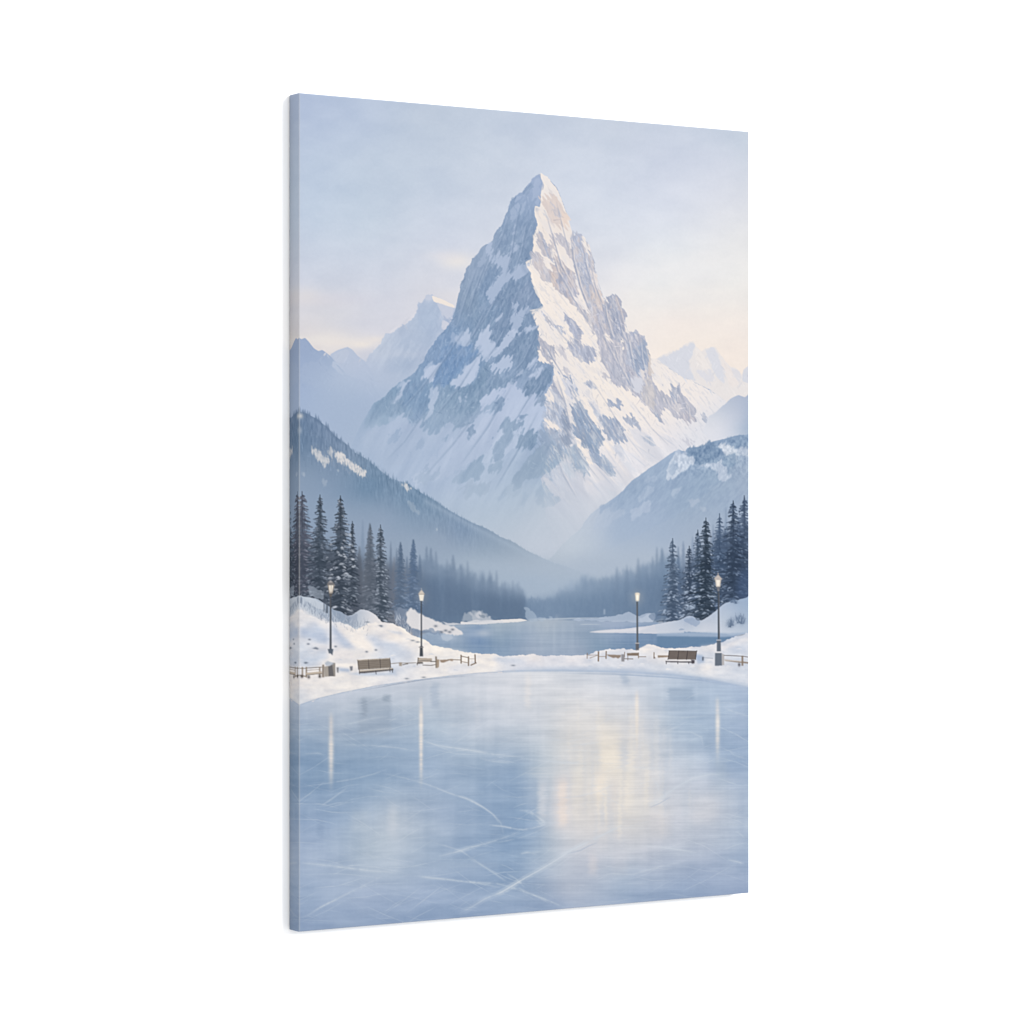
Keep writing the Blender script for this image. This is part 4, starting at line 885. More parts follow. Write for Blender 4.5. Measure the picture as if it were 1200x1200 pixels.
# ---------------------------------------------------------------- water, snow banks
LS, LSH = (233, 228, 226), (205, 212, 227)


def shore():
    M, a7, a8 = Z(540, 640, 6.667), Z(335, 680, 8.571), Z(450, 680, 8.571)
    b1, b2 = Z(670, 680, 10), Z(770, 680, 10)
    # lake
    g = rbf([(520, 745, 144, 164, 192), (540, 752, 140, 161, 190), (560, 735, 142, 162, 190), (580, 745, 138, 160, 188), (600, 750, 140, 161, 189), (620, 740, 157, 173, 197), (640, 750, 160, 175, 198), (660, 745, 156, 172, 196),
             (680, 745, 146, 164, 190), (700, 755, 132, 155, 184), (620, 762, 152, 168, 194), (680, 765, 150, 166, 192), (740, 750, 121, 146, 181), (790, 752, 107, 135, 172), (830, 750, 109, 135, 172), (640, 729, 168, 180, 198), (720, 730, 155, 170, 199), (560, 728, 156, 172, 194)])
    poly([(500, 741), (540, 731), (590, 729), (618, 727), (640, 726), (720, 728), (770, 729), (790, 735), (868, 738), (860, 750), (830, 757), (800, 762), (780, 765), (700, 775), (600, 775), (560, 768), (520, 766), (490, 760), (485, 748)], g, 1, .8)
    c, d, a, b = box(480, 726, 870, 775)
    wm = sstep(YY, 728, 734) * (1 - sstep(YY, 764, 770)) * (XX > 500) * (XX < 850)
    tint(wm * (NZ['H'] - .5), (8, 7, 6))
    tint(wm * (aniso(90, 30, 5, 10, 2) - .5), (6, 5, 4))
    blob(566, 742, 8, 3.4, (180, 190, 208), .8)
    blob(552, 743, 8, 3, (160, 177, 203), .5)
    blob(526, 747, 8, 3, (182, 194, 214), .6)
    blob(740, 731, 40, 2, (156, 172, 199), .6)
    for y, x0, x1, al in ((757, 545, 600, .3), (765, 560, 640, .25), (759, 610, 668, .3), (747, 640, 690, .2), (754, 700, 760, .2)):
        line([(x0, y), (x1, y + .3)], .8, (170, 186, 208), al, .4, 'fade')
    # far shores
    poly(M(0, 590, 120, 595, 240, 580, 330, 575, 470, 568, 530, 580, 460, 592, 300, 600, 120, 612, 0, 612), (228, 225, 224), .95, .5, .3)
    poly(M(20, 530, 60, 500, 110, 540, 140, 500, 190, 545, 240, 560, 270, 580, 300, 595, 120, 600, 0, 590), (196, 201, 212), .5, .9, .9, 'N', .3, wp=3)
    poly(M(110, 540, 150, 500, 170, 530, 150, 570), (214, 213, 218), .5, .9, .8)
    poly(M(160, 520, 190, 540, 185, 560, 165, 550), (110, 126, 150), .7, .5)
    poly(M(505, 490, 560, 500, 590, 550, 640, 560, 720, 560, 720, 580, 520, 585, 508, 560), (168, 184, 207), .6, .9, .9, 'N', .3, wp=3)
    line(M(520, 572, 700, 570, 860, 565, 1060, 562, 1200, 570), 1.6, (192, 201, 216), .7, .8, 'fade')
    poly(M(1000, 672, 1080, 660, 1200, 650, 1200, 676, 1080, 676), (224, 222, 223), .95, .5)
    line(M(930, 612, 1000, 610, 1100, 612), .8, (196, 204, 217), .7, .4, 'fade')
    poly(b1(0, 450, 200, 445, 300, 440, 440, 430, 520, 420, 560, 390, 600, 400, 680, 365, 740, 400, 790, 420, 860, 400, 920, 390, 980, 440, 960, 490, 700, 490, 440, 480, 0, 475), (178, 191, 215), .75, .9, .7)
    poly(b1(790, 450, 880, 410, 980, 380, 990, 450, 950, 490, 800, 480), (184, 196, 218), .7, .8, .7)
    poly(b1(375, 340, 395, 340, 395, 400, 375, 400), (186, 198, 218), .5, .7)
    poly(b1(900, 420, 980, 380, 1060, 360, 1060, 460, 960, 480), (96, 118, 152), .5, 1.2, .7)
    poly(b1(190, 607, 300, 596, 420, 585, 600, 570, 760, 552, 900, 535, 1000, 515, 1100, 495, 1200, 478, 1320, 470, 1320, 620, 1200, 626, 1000, 628, 700, 620, 420, 613, 280, 612), (206, 209, 221), .97, .5, .2)
    poly(b1(240, 606, 420, 590, 700, 575, 900, 555, 800, 590, 420, 608), (226, 223, 226), .7, .9)
    # right bank under the trees
    g = rbf([(780, 735, 196, 203, 219), (810, 728, 178, 190, 213), (830, 735, 200, 206, 221), (850, 715, 178, 192, 216), (872, 708, 158, 178, 208), (870, 730, 176, 191, 215), (850, 730, 188, 199, 219), (820, 740, 204, 209, 222), (860, 738, 188, 199, 219)])
    poly(b2(-20, 520, 100, 500, 220, 475, 300, 450, 380, 415, 440, 430, 480, 480, 540, 460, 620, 420, 690, 360, 760, 300, 820, 260, 900, 230, 960, 235, 1020, 210, 1120, 170, 1120, 620, 900, 640, 700, 620, 300, 605, 0, 625), g, .97, .7, .5)
    poly(b2(240, 590, 280, 560, 340, 575, 300, 590), (150, 166, 194), .8, .6, .5)
    poly(b2(300, 470, 420, 430, 520, 480, 450, 540, 380, 520), (146, 164, 195), .7, 1.2, .8)
    poly(b2(0, 625, 300, 608, 620, 608, 840, 620, 1090, 610, 960, 655, 800, 668, 0, 660), (160, 178, 206), .85, .7)
    poly(b2(0, 655, 800, 668, 860, 662, 860, 690, 700, 735, 480, 770, 380, 770, 340, 750, 200, 790, 0, 785), (100, 131, 168), .9, .9)
    for x, y, hgt in ((858, 733, 12), (866, 730, 14), (855, 735, 9), (870, 731, 12), (862, 707, 8), (858, 706, 7)):
        r = random.Random(int(x))
        for i in range(8):
            line([(x + r.uniform(-2, 2), y), (x + r.uniform(-5, 5), y - hgt * r.uniform(.4, 1))], .8, (78, 98, 130), .55, .4, 'end')
        blob(x, y - hgt * .35, 3, hgt * .3, (100, 120, 152), .45, .6, 'F')
    # left bank behind the lamp: blue bushes and drifts
    g = rbf([(352, 710, 196, 204, 219), (380, 715, 176, 188, 208), (400, 720, 164, 177, 200), (352, 740, 222, 221, 225), (410, 735, 176, 188, 207), (430, 722, 210, 212, 220), (440, 730, 226, 223, 224), (380, 740, 206, 212, 226), (470, 745, 220, 219, 223)])
    poly(a7(-60, 170, 130, 150, 240, 170, 330, 190, 400, 240, 480, 290, 560, 320, 620, 360, 700, 330, 760, 290, 830, 310, 900, 350, 960, 420, 1060, 430, 1200, 490, 1200, 900, -60, 900), g, .96, .8, .7)
    r = random.Random(5)
    for i in range(150):
        x, y = r.uniform(350, 415), 0
        y = np.interp(x, [350, 385, 415], [709, 722, 742]) + r.gauss(0, 5)
        h = r.uniform(3, 9)
        line([(x, y), (x + r.uniform(-2.5, 2.5), y - h)], .8, (112, 126, 152) if r.random() < .6 else (196, 205, 222), .45, .4, 'end')
    for p, c, al in ((a7(220, 60, 290, 60, 380, 130, 390, 190, 320, 190, 240, 150), (176, 187, 206), .5), (a7(160, 160, 240, 170, 380, 230, 390, 300, 300, 270, 200, 200), (202, 209, 222), .6), (a7(440, 270, 540, 310, 640, 370, 640, 430, 560, 420, 470, 360), (136, 152, 178), .6),
                     (a7(560, 320, 640, 360, 720, 340, 720, 460, 660, 470, 620, 420), (146, 158, 182), .5), (a7(300, 290, 400, 330, 440, 400, 360, 380), (150, 166, 192), .45)):
        poly(p, c, al, 1.2, .9, 'N')
    for p, c, al in ((a7(380, 150, 390, 150, 388, 320, 378, 320), (70, 78, 94), .7), (a7(410, 190, 425, 200, 425, 330, 398, 330), (66, 76, 94), .7), (a7(148, 150, 165, 180, 160, 230, 140, 230), (90, 104, 130), .5)):
        poly(p, c, al, .5)
    # bushes between the bank and the second lamp
    poly(a8(90, 300, 200, 280, 260, 320, 330, 520, 200, 520, 110, 440), (132, 146, 172), .7, 1.6, .9)
    r = random.Random(9)
    for i in range(80):
        x = r.uniform(463, 492)
        y = np.interp(x, [463, 492], [733, 746]) + r.uniform(-12, 2)
        line([(x, y), (x + r.uniform(-3, 3), y - r.uniform(3, 9))], .8, (100, 114, 142) if r.random() < .45 else (206, 212, 224), .5, .4, 'end')
    # white point with the reflected edge
    poly(a8(215, 340, 260, 290, 300, 280, 330, 320, 380, 340, 430, 370, 520, 410, 600, 440, 700, 470, 760, 500, 795, 525, 760, 545, 700, 555, 640, 540, 560, 520, 480, 510, 400, 520, 330, 500, 270, 480, 220, 420), (224, 221, 222), .95, 1.0, .7, 'N', .35, wp=1.6)
    poly(a8(270, 480, 400, 500, 520, 500, 600, 520, 560, 545, 420, 545, 300, 560), (130, 148, 178), .7, .8, .9, 'N', .25, wp=3)
    poly(a8(560, 540, 700, 550, 690, 600, 620, 620, 570, 580), (192, 202, 219), .5, 1.2, .8)
    for x, y in ((520, 460), (620, 505), (660, 520), (580, 520), (690, 495)):
        q = a8(x, y)[0]
        blob(q[0], q[1], 1.5, 1.0, (110, 118, 136), .8)
    poly(a8(560, 400, 640, 430, 780, 430, 900, 400, 1060, 400, 1200, 410, 1200, 432, 900, 440, 720, 450, 640, 455), (214, 215, 221), .8, .7, .5)
    poly(a8(850, 320, 900, 300, 960, 290, 1000, 330, 1060, 370, 1120, 400, 1000, 420, 880, 410), (208, 209, 216), .45, 1.0, .9, 'N', .3, wp=3)
    poly(a8(950, 340, 1020, 355, 1010, 385, 960, 370), (112, 128, 152), .5, .7, .8)

    # ---------------- front snow
    g = rbf([(352, 725, 226, 224, 226), (352, 745, 220, 220, 226), (352, 765, 206, 212, 226), (352, 775, 214, 217, 227), (352, 800, 232, 227, 225), (352, 812, 222, 221, 224), (375, 745, 206, 212, 228), (375, 760, 224, 223, 227), (400, 745, 220, 220, 227),
             (410, 735, 232, 227, 225), (425, 755, 234, 229, 226), (420, 790, 232, 228, 226), (450, 735, 232, 227, 225), (460, 760, 214, 217, 227), (460, 750, 228, 225, 226), (500, 765, 236, 231, 227), (530, 768, 236, 231, 227), (500, 785, 230, 227, 227),
             (560, 775, 234, 229, 226), (580, 780, 230, 227, 227), (620, 775, 226, 224, 228), (650, 778, 222, 222, 229), (680, 770, 226, 224, 228), (700, 782, 214, 217, 227), (740, 785, 208, 213, 226), (780, 768, 232, 228, 227), (780, 790, 206, 212, 226),
             (830, 765, 216, 218, 227), (860, 755, 208, 213, 226), (870, 775, 212, 216, 227), (830, 785, 220, 221, 227), (860, 795, 208, 213, 226), (875, 745, 206, 211, 225), (600, 786, 214, 217, 228), (450, 800, 224, 223, 227)])
    front = a7(-60, 330, 60, 300, 135, 285, 200, 330, 300, 375, 400, 405, 480, 415, 560, 425, 620, 445, 680, 480, 720, 490, 800, 440, 900, 420, 1000, 440, 1060, 430, 1200, 490) + \
        a8(230, 520, 300, 560, 360, 575, 420, 600, 450, 620, 480, 650, 560, 665, 680, 690, 780, 715, 900, 730, 1000, 735, 1120, 737, 1160, 755, 1200, 765) + \
        M(300, 855, 330, 860, 420, 850, 500, 850, 580, 843, 640, 855, 740, 855, 860, 850, 980, 848, 1050, 825, 1120, 808, 1180, 803) + b1(340, 822, 440, 808, 540, 805, 590, 795, 640, 810, 720, 808, 750, 815, 800, 790, 860, 762, 920, 750, 980, 765, 1040, 790, 1120, 795, 1200, 793) + \
        b2(100, 785, 200, 795, 330, 785, 400, 775, 480, 785, 520, 765, 590, 770, 680, 745, 800, 705, 920, 660, 1040, 620, 1130, 590) + [(890, 812), (878, 806), (850, 800), (820, 794), (780, 790), (720, 787), (660, 785.5), (620, 786), (590, 787), (560, 789), (520, 793),
                                                                                                                         (480, 798), (440, 804), (400, 812), (375, 818), (351, 826), (340, 829)]
    poly(front, g, 1, .5, .5, 'N', .2, wp=.9)
    for p, c, al, e in ((a7(230, 480, 330, 470, 400, 520, 430, 640, 330, 620, 240, 580, 140, 560, 140, 470), (200, 208, 226), .85, 2.2), (a7(470, 440, 540, 520, 620, 600, 700, 680, 600, 680, 520, 610, 470, 520), (202, 209, 226), .8, 2.2),
                        (a7(340, 380, 440, 410, 440, 560, 400, 500, 300, 440), (234, 229, 227), .6, 2.2), (a7(480, 430, 600, 450, 720, 520, 800, 600, 880, 650, 890, 720, 780, 720, 640, 600, 540, 510), (238, 232, 228), .8, 1.8), (a7(780, 550, 900, 560, 1000, 620, 1120, 650, 1100, 690, 900, 680, 880, 640), (204, 211, 227), .7, 2.4),
                        (a7(140, 270, 250, 350, 370, 400, 330, 430, 140, 380), (232, 228, 227), .7, 2), (a7(150, 780, 250, 740, 400, 700, 430, 780, 300, 850, 160, 860), (205, 212, 227), .7, 2.4), (a7(480, 690, 640, 720, 700, 780, 520, 790), (238, 231, 228), .6, 2), (a7(520, 880, 640, 890, 640, 920, 540, 910), (186, 197, 219), .8, 1.2),
                        (a7(1050, 870, 1080, 880, 1120, 960, 1060, 950), (190, 200, 220), .6, 1.4), (a7(620, 940, 740, 930, 1000, 930, 1090, 920, 1060, 950, 800, 960), (196, 205, 222), .7, 1), (a7(1000, 500, 1160, 520, 1180, 545, 1080, 530), (190, 199, 217), .5, 1),
                        (a8(0, 640, 140, 660, 260, 720, 300, 780, 160, 760, 0, 700), (210, 215, 227), .6, 2.4), (a8(480, 670, 700, 700, 900, 740, 760, 760, 520, 740), (240, 234, 229), .6, 2), (a8(620, 880, 760, 850, 900, 880, 820, 930, 650, 930), (224, 224, 230), .6, 1.6), (a8(930, 800, 1100, 790, 1180, 830, 1060, 880, 960, 860), (240, 233, 227), .6, 2.2),
                        (M(240, 860, 420, 870, 520, 900, 480, 930, 300, 920), (216, 219, 229), .6, 2), (M(520, 850, 620, 860, 640, 890, 560, 890), (236, 230, 227), .6, 1.6), (b2(500, 780, 680, 760, 800, 740, 1000, 680, 1080, 660, 1080, 720, 860, 800, 700, 830, 560, 840), (228, 225, 227), .7, 1.8), (b2(440, 860, 540, 880, 560, 960, 480, 980), (178, 192, 217), .7, 1.2),
                        (b2(480, 1020, 640, 990, 640, 1050, 540, 1070), (234, 229, 227), .6, 1.6), (b2(820, 800, 1000, 740, 1080, 760, 1080, 860, 860, 860), (212, 216, 228), .6, 2), (b1(800, 800, 920, 755, 1020, 800, 940, 830, 860, 850), (236, 231, 229), .6, 1.4)):
        sh = c[0] < 218
        poly(p, (c[0] - 14, c[1] - 11, c[2] - 5) if sh else c, min(1, al * 1.2), e * 1.1)
    r = random.Random(31)
    for i in range(150):
        x = r.uniform(372, 432)
        y = np.interp(x, [372, 400, 420, 432], [722, 731, 736, 733]) + r.gauss(0, 3.5)
        line([(x, y), (x + r.uniform(-2.5, 2.5), y - r.uniform(2, 6))], .7, (122, 134, 158) if r.random() < .5 else (212, 216, 226), .45, .4, 'end')
    ls = raster(front, 0, H, 0, W)
    tint(ls * (NZ['N'] - .5), (8, 8, 7))
    tint(ls * (fbm(XX / 16, YY / 6, 10, 4) - .5), (20, 16, 9))
    for i in range(60):
        x = r.choice((r.uniform(352, 600), r.uniform(690, 876)))
        y = r.uniform(748, 786)
        if ls[int((y - Y0) * S), int((x - X0) * S)] < .9:
            continue
        line([(x - r.uniform(1.5, 5), y + .8), (x, y), (x + r.uniform(1.5, 5), y + 1)], r.uniform(.8, 1.8), (190, 199, 218) if r.random() < .6 else (242, 237, 233), .5, .5, 'both')
    # scattered stones
    for q in a7(238, 595, 225, 640, 300, 680, 500, 665, 812, 718, 100, 828, 198, 830, 960, 462, 905, 700, 315, 688):
        blob(q[0], q[1], 1.2, .8, (104, 114, 134), .75)
    for q in a7(205, 828, 288, 684, 820, 420, 950, 455):
        blob(q[0], q[1], 1.6, .6, (110, 120, 140), .75)
    for q in a8(340, 620, 290, 605, 230, 988, 400, 975) + M(410, 932):
        blob(q[0], q[1], 1.8, .7, (116, 124, 140), .7)


# ---------------------------------------------------------------- ice
def ice():
    f = rbf([(355, 830, 176, 189, 212), (400, 822, 188, 197, 215), (480, 812, 192, 200, 216), (560, 800, 202, 207, 219), (620, 798, 209, 212, 220), (700, 797, 208, 212, 222), (780, 802, 192, 203, 222), (850, 815, 174, 191, 217), (872, 830, 164, 182, 211),
             (360, 860, 156, 175, 202), (400, 858, 166, 181, 204), (430, 850, 164, 180, 204), (500, 850, 172, 188, 210), (560, 850, 190, 199, 216), (620, 850, 200, 206, 218), (680, 850, 211, 212, 217), (760, 850, 198, 205, 220), (800, 850, 172, 189, 213), (850, 870, 158, 178, 207),
             (400, 882, 148, 169, 197), (360, 900, 131, 157, 191), (430, 905, 137, 162, 194), (500, 890, 152, 173, 203), (560, 890, 164, 182, 207), (610, 905, 153, 174, 203), (645, 885, 194, 202, 214), (680, 900, 204, 207, 214), (680, 930, 208, 207, 212), (760, 900, 203, 207, 218),
             (830, 900, 180, 193, 216), (870, 890, 154, 175, 206), (360, 950, 146, 168, 201), (385, 970, 150, 171, 203), (430, 950, 164, 182, 208), (460, 960, 179, 191, 210), (520, 955, 160, 178, 206), (560, 955, 145, 167, 199), (600, 945, 138, 163, 197), (622, 960, 146, 169, 201), (645, 950, 192, 198, 212),
             (700, 940, 206, 206, 212), (760, 950, 203, 205, 212), (840, 940, 192, 198, 213), (870, 950, 172, 186, 210), (360, 1000, 160, 178, 208), (430, 1000, 172, 187, 208), (500, 1000, 166, 183, 208), (560, 1000, 142, 165, 198), (600, 1010, 139, 164, 198), (640, 1000, 168, 183, 206), (690, 1010, 187, 193, 210),
             (760, 1000, 186, 193, 211), (830, 1000, 172, 184, 208), (872, 1005, 158, 176, 205), (360, 1050, 152, 172, 204), (430, 1050, 161, 178, 208), (500, 1050, 155, 174, 206), (560, 1050, 146, 167, 200), (600, 1050, 147, 168, 200), (660, 1045, 172, 183, 206), (730, 1035, 164, 180, 206), (800, 1035, 153, 171, 202),
             (870, 1035, 148, 166, 199), (355, 1085, 138, 159, 194), (500, 1075, 140, 162, 197), (650, 1062, 152, 170, 201), (750, 1052, 150, 169, 200), (420, 1080, 146, 166, 199), (870, 860, 158, 177, 207)])
    edge = [(340, 829), (351, 826), (375, 818), (400, 812), (440, 804), (480, 798), (520, 793), (560, 789), (590, 787), (620, 786), (660, 785.5), (720, 787), (780, 790), (820, 794), (850, 800), (878, 806), (890, 810), (890, 1100), (340, 1100)]
    poly(edge, f, 1, .5, .5, 'N', .25, wp=.8)
    m = raster(edge, 0, H, 0, W)
    # shaded lip where bank meets ice
    line(edge[1:9], 1.1, (150, 168, 198), .6, .6)
    line(edge[8:17], 2.2, (160, 178, 208), .6, 1.1)
    line([(660, 789), (720, 790), (780, 793.5), (820, 797), (850, 802)], 1.2, (132, 153, 187), .55, .8, 'fade')
    poly([(600, 783), (660, 781), (720, 783), (790, 787), (850, 796), (880, 803), (880, 812), (850, 803), (780, 793), (700, 788), (640, 787)], (172, 187, 214), .55, 1.6)
    line([(420, 810), (460, 802.5), (500, 796), (560, 791)], .8, (108, 122, 152), .5, .4, 'fade')
    for x, y, rx, ry, c, al in ((420, 903, 80, 22, (132, 157, 191), .35), (380, 905, 40, 30, (130, 156, 190), .3), (592, 950, 34, 36, (134, 159, 194), .35), (862, 880, 18, 36, (146, 168, 201), .4), (565, 1000, 40, 20, (138, 161, 195), .3), (440, 845, 36, 12, (160, 176, 201), .35), (805, 835, 24, 18, (164, 182, 208), .4)):
        blob(x, y, rx, ry, c, al, .4, 'H')
    # vertical reflections
    tint(m * (aniso(90, 90, 9, 3, 3) - .5) * (1 - .5 * sstep(YY, 950, 1080)), (6, 5, 4))
    for x, y0, y1, w, c, al in ((388, 838, 908, 2.6, (212, 208, 208), .85), (493.5, 820, 905, 2.2, (218, 213, 210), .9), (746.5, 812, 872, 2.2, (226, 219, 214), .9), (841, 820, 878, 2.4, (206, 207, 212), .9),
                                (388, 868, 886, 2.8, (226, 221, 216), .8), (493.5, 835, 866, 2.2, (232, 226, 220), .8), (841.5, 838, 862, 2.2, (226, 224, 222), .8), (746.5, 818, 850, 2.2, (236, 229, 222), .7)):
        sl = box(x - 8, y0 - 24, x + 8, y1 + 30)
        c_, d, a, b = sl
        q = np.exp(-((XX[c_:d, a:b] - x) / w) ** 2) * sstep(YY[c_:d, a:b], y0 - 8, y0 + 8) * (1 - sstep(YY[c_:d, a:b], y1 - 20, y1 + 26))
        lay(sl, q * al * (.75 + .4 * NZ['H'][c_:d, a:b]), c)

    def streak(x0, x1, y0, y1, c, al, sx=3.0, sy=8.0):
        sl = box(x0 - 4 * sx, y0 - 3 * sy, x1 + 4 * sx, y1 + 3 * sy)
        c_, d, a, b = sl
        x, y = XX[c_:d, a:b], YY[c_:d, a:b]
        wob = (NZ['H'][c_:d, a:b] - .5) * 3
        q = sstep(x + wob, x0 - sx, x0 + sx) * (1 - sstep(x + wob, x1 - sx, x1 + sx)) * sstep(y, y0 - sy, y0 + sy) * (1 - sstep(y, y1 - sy, y1 + sy))
        lay(sl, q * al, c)
    streak(655, 765, 835, 985, (221, 215, 206), .55, 28, 40)
    rw = random.Random(52)
    for i in range(46):
        x = rw.gauss(712, 44)
        y0 = rw.uniform(825, 930)
        wd = rw.uniform(.8, 4)
        streak(x - wd, x + wd, y0, y0 + rw.uniform(20, 85), (236, 227, 214) if rw.random() < .62 else (190, 198, 213), rw.uniform(.12, .36), rw.uniform(1.2, 3.5), 14)
    streak(703, 726, 855, 915, (230, 222, 211), .75, 7, 22)
    streak(702, 722, 870, 896, (238, 229, 216), .65, 5, 14)
    streak(698, 708, 900, 945, (232, 222, 210), .7, 4, 14)
    streak(655, 664, 916, 966, (230, 216, 206), .85, 3, 8)
    streak(650, 668, 905, 970, (214, 208, 208), .5, 5, 12)
    streak(631, 640, 915, 960, (206, 208, 216), .6, 4, 10)
    streak(690, 700, 1000, 1024, (204, 203, 210), .75, 4, 8)
    streak(715, 724, 915, 950, (216, 210, 206), .5, 4, 12)
    streak(660, 700, 830, 900, (212, 212, 214), .4, 10, 20)
    streak(718, 735, 985, 1020, (196, 199, 211), .5, 5, 12)
    streak(615, 622, 790, 830, (226, 222, 220), .5, 3, 8)
    streak(775, 782, 855, 880, (204, 208, 217), .5, 4, 8)
    streak(760, 785, 950, 980, (208, 206, 209), .6, 8, 10)
    streak(810, 840, 935, 965, (204, 205, 212), .5, 10, 10)
    streak(783, 812, 806, 820, (146, 166, 194), .55, 3, 4)
    streak(826, 834, 860, 880, (150, 170, 198), .4, 4, 8)
    streak(838, 852, 890, 920, (170, 185, 205), .4, 6, 10)
    streak(420, 458, 818, 862, (150, 165, 188), .5, 4, 6)
    streak(424, 430, 818, 840, (136, 150, 172), .4, 2, 4)
    streak(449, 458, 814, 822, (128, 144, 168), .5, 3, 2)
    streak(505, 514, 800, 830, (168, 182, 206), .55, 3, 6)
    streak(728, 736, 788, 802, (164, 180, 206), .5, 3, 4)
    streak(455, 465, 945, 978, (196, 203, 216), .6, 5, 10)
    streak(412, 432, 950, 975, (178, 191, 210), .5, 6, 8)
    streak(557, 562, 795, 850, (206, 210, 220), .4, 3, 10)
    streak(574, 590, 955, 985, (138, 160, 192), .4, 5, 10)
    streak(372, 380, 960, 980, (136, 158, 192), .5, 3, 6)
    # fine horizontal brush lines
    tint(m * (aniso(0, 60, 1.3, 9, 3) - .5) * (.35 + .65 * sstep(XX, 520, 640)) * (1 - .5 * sstep(YY, 960, 1080)), (6, 6, 5))
    tint(m * (fbm(XX / 45, YY / 16, 13, 4) - .5), (13, 11, 8))
    tint(m * (aniso(-3, 40, 6, 12, 3) - .5), (9, 8, 7))
    # skate marks
    b5, b6, b7, b8 = Z(335, 780, 4.286), Z(610, 780, 4.286), Z(335, 920, 6), Z(530, 890, 6)
    WH = (206, 214, 226)
    for p, w, al in ((b5(220, 300, 330, 290, 430, 265, 520, 255), 2.2, .35), (b5(280, 395, 420, 400, 560, 412, 660, 430), 1.6, .5), (b5(680, 380, 800, 408, 900, 420, 1000, 440, 1200, 462), 2.4, .7), (b6(0, 465, 120, 480, 240, 487, 330, 492), 2.2, .6),
                     (b5(970, 465, 1040, 480, 1130, 490), 1.6, .5), (b6(0, 365, 120, 372, 240, 375), 2.0, .45), (b6(240, 405, 320, 395, 400, 385), 1.6, .4), (b5(70, 610, 200, 592, 340, 570, 440, 545, 520, 515), 1.2, .45), (b5(480, 540, 600, 565, 720, 600, 820, 640, 910, 670, 980, 705, 1040, 745, 1080, 790, 1095, 850), 1.4, .6),
                     (b5(860, 650, 920, 672, 1000, 720), 1.4, .5), (b5(170, 710, 230, 670, 310, 612), 1.2, .5), (b5(180, 708, 260, 690, 340, 685), 1.2, .4), (b5(1020, 800, 1100, 808, 1180, 828), 1.2, .6), (b8(260, 460, 400, 480, 500, 495, 620, 470, 660, 450), 1.4, .7),
                     (b8(0, 660, 100, 625, 240, 590, 380, 545, 480, 505), 2.4, .6), (b8(310, 585, 380, 572, 440, 560), 1.2, .45), (b5(740, 890, 800, 905, 880, 930, 960, 985, 1040, 1040, 1120, 1090), 1.4, .45), (b5(760, 960, 860, 935, 950, 910), 3.0, .4),
                     (b5(70, 990, 180, 1000, 300, 1015, 420, 1030, 560, 1040), 2.2, .7), (b5(640, 1055, 760, 1068, 900, 1085, 1060, 1095, 1180, 1125), 1.8, .6), (b7(0, 960, 150, 920, 240, 860, 330, 815, 440, 760, 560, 700, 680, 640), 1.6, .5), (b7(210, 880, 300, 830, 380, 795), 1.2, .6),
                     (b8(40, 1090, 140, 1035, 240, 975, 340, 935, 430, 885, 520, 830, 620, 775, 720, 715, 820, 650, 900, 605, 1000, 560, 1100, 510, 1200, 455), 3.2, .8), (b8(300, 960, 380, 915, 450, 870, 520, 830), 3.4, .6), (b8(760, 670, 860, 625, 950, 590), 3.0, .5),
                     (b8(1000, 560, 1100, 510, 1200, 460), 1.2, .4), (b6(640, 700, 720, 655, 800, 600, 870, 565, 960, 545, 1010, 548), 2.6, .65), (b6(640, 705, 690, 685, 740, 650), 2.0, .55), (b6(600, 905, 700, 912, 800, 925, 890, 940), 2.0, .75), (b6(1040, 975, 1090, 985, 1130, 998), 1.8, .65),
                     (b8(60, 250, 130, 280, 220, 335, 290, 390, 330, 450), 1.2, .5), (b8(470, 360, 540, 360, 600, 400, 650, 440, 620, 450, 560, 395), 1.8, .6), (b6(80, 690, 110, 665, 140, 640), 1.6, .5), (b6(200, 665, 300, 655, 400, 630, 480, 590), 1.2, .4), (b6(660, 560, 690, 600, 700, 640), 1.6, .4),
                     (b8(0, 850, 150, 865, 260, 885, 340, 900), 1.6, .6), (b8(420, 905, 520, 935, 620, 970, 720, 1010, 800, 1045), 1.6, .65), (b8(380, 800, 450, 840, 510, 900), 1.4, .5), (b8(410, 910, 470, 905, 510, 930), 1.8, .6), (b8(100, 690, 200, 740, 300, 800, 380, 860), 1.6, .4), (b8(470, 665, 530, 652, 600, 668), 1.8, .45),
                     (b6(700, 260, 820, 262, 960, 250), 1.6, .35), (b6(760, 330, 860, 335, 910, 360, 920, 410), 1.4, .35), (b6(1020, 210, 1080, 235, 1150, 255), 1.8, .4), (b6(560, 510, 700, 518, 830, 522), 2.0, .45), (b6(720, 335, 770, 315, 800, 300), 1.6, .35), (b6(1050, 430, 1075, 450, 1140, 470), 1.4, .35),
                     (b5(70, 325, 150, 320, 230, 322), 1.4, .3), (b5(70, 445, 160, 440, 200, 448), 1.6, .4), (b5(240, 345, 330, 345, 440, 325, 560, 310), 1.6, .35), (b5(760, 290, 850, 300, 950, 285), 2.4, .3), (b7(560, 480, 620, 510, 720, 500), 1.4, .25), (b7(920, 640, 1020, 655, 1200, 668), 1.8, .45),
                     (b6(380, 1040, 560, 1050, 700, 1010, 820, 985), 1.6, .3), (b6(0, 1120, 80, 1160, 160, 1200), 1.2, .4), (b6(0, 945, 50, 938, 110, 935), 1.4, .4), (b6(1080, 830, 1110, 850, 1130, 870), 1.4, .35), (b6(20, 730, 80, 755, 120, 790), 1.6, .5)):
        line(p, w * .42, WH, al * .72, .5, 'fade', .7, 'N')
        line(p, w * 2.0, WH, al * .3, 1.0, 'fade', .6, 'N')
    r = random.Random(77)
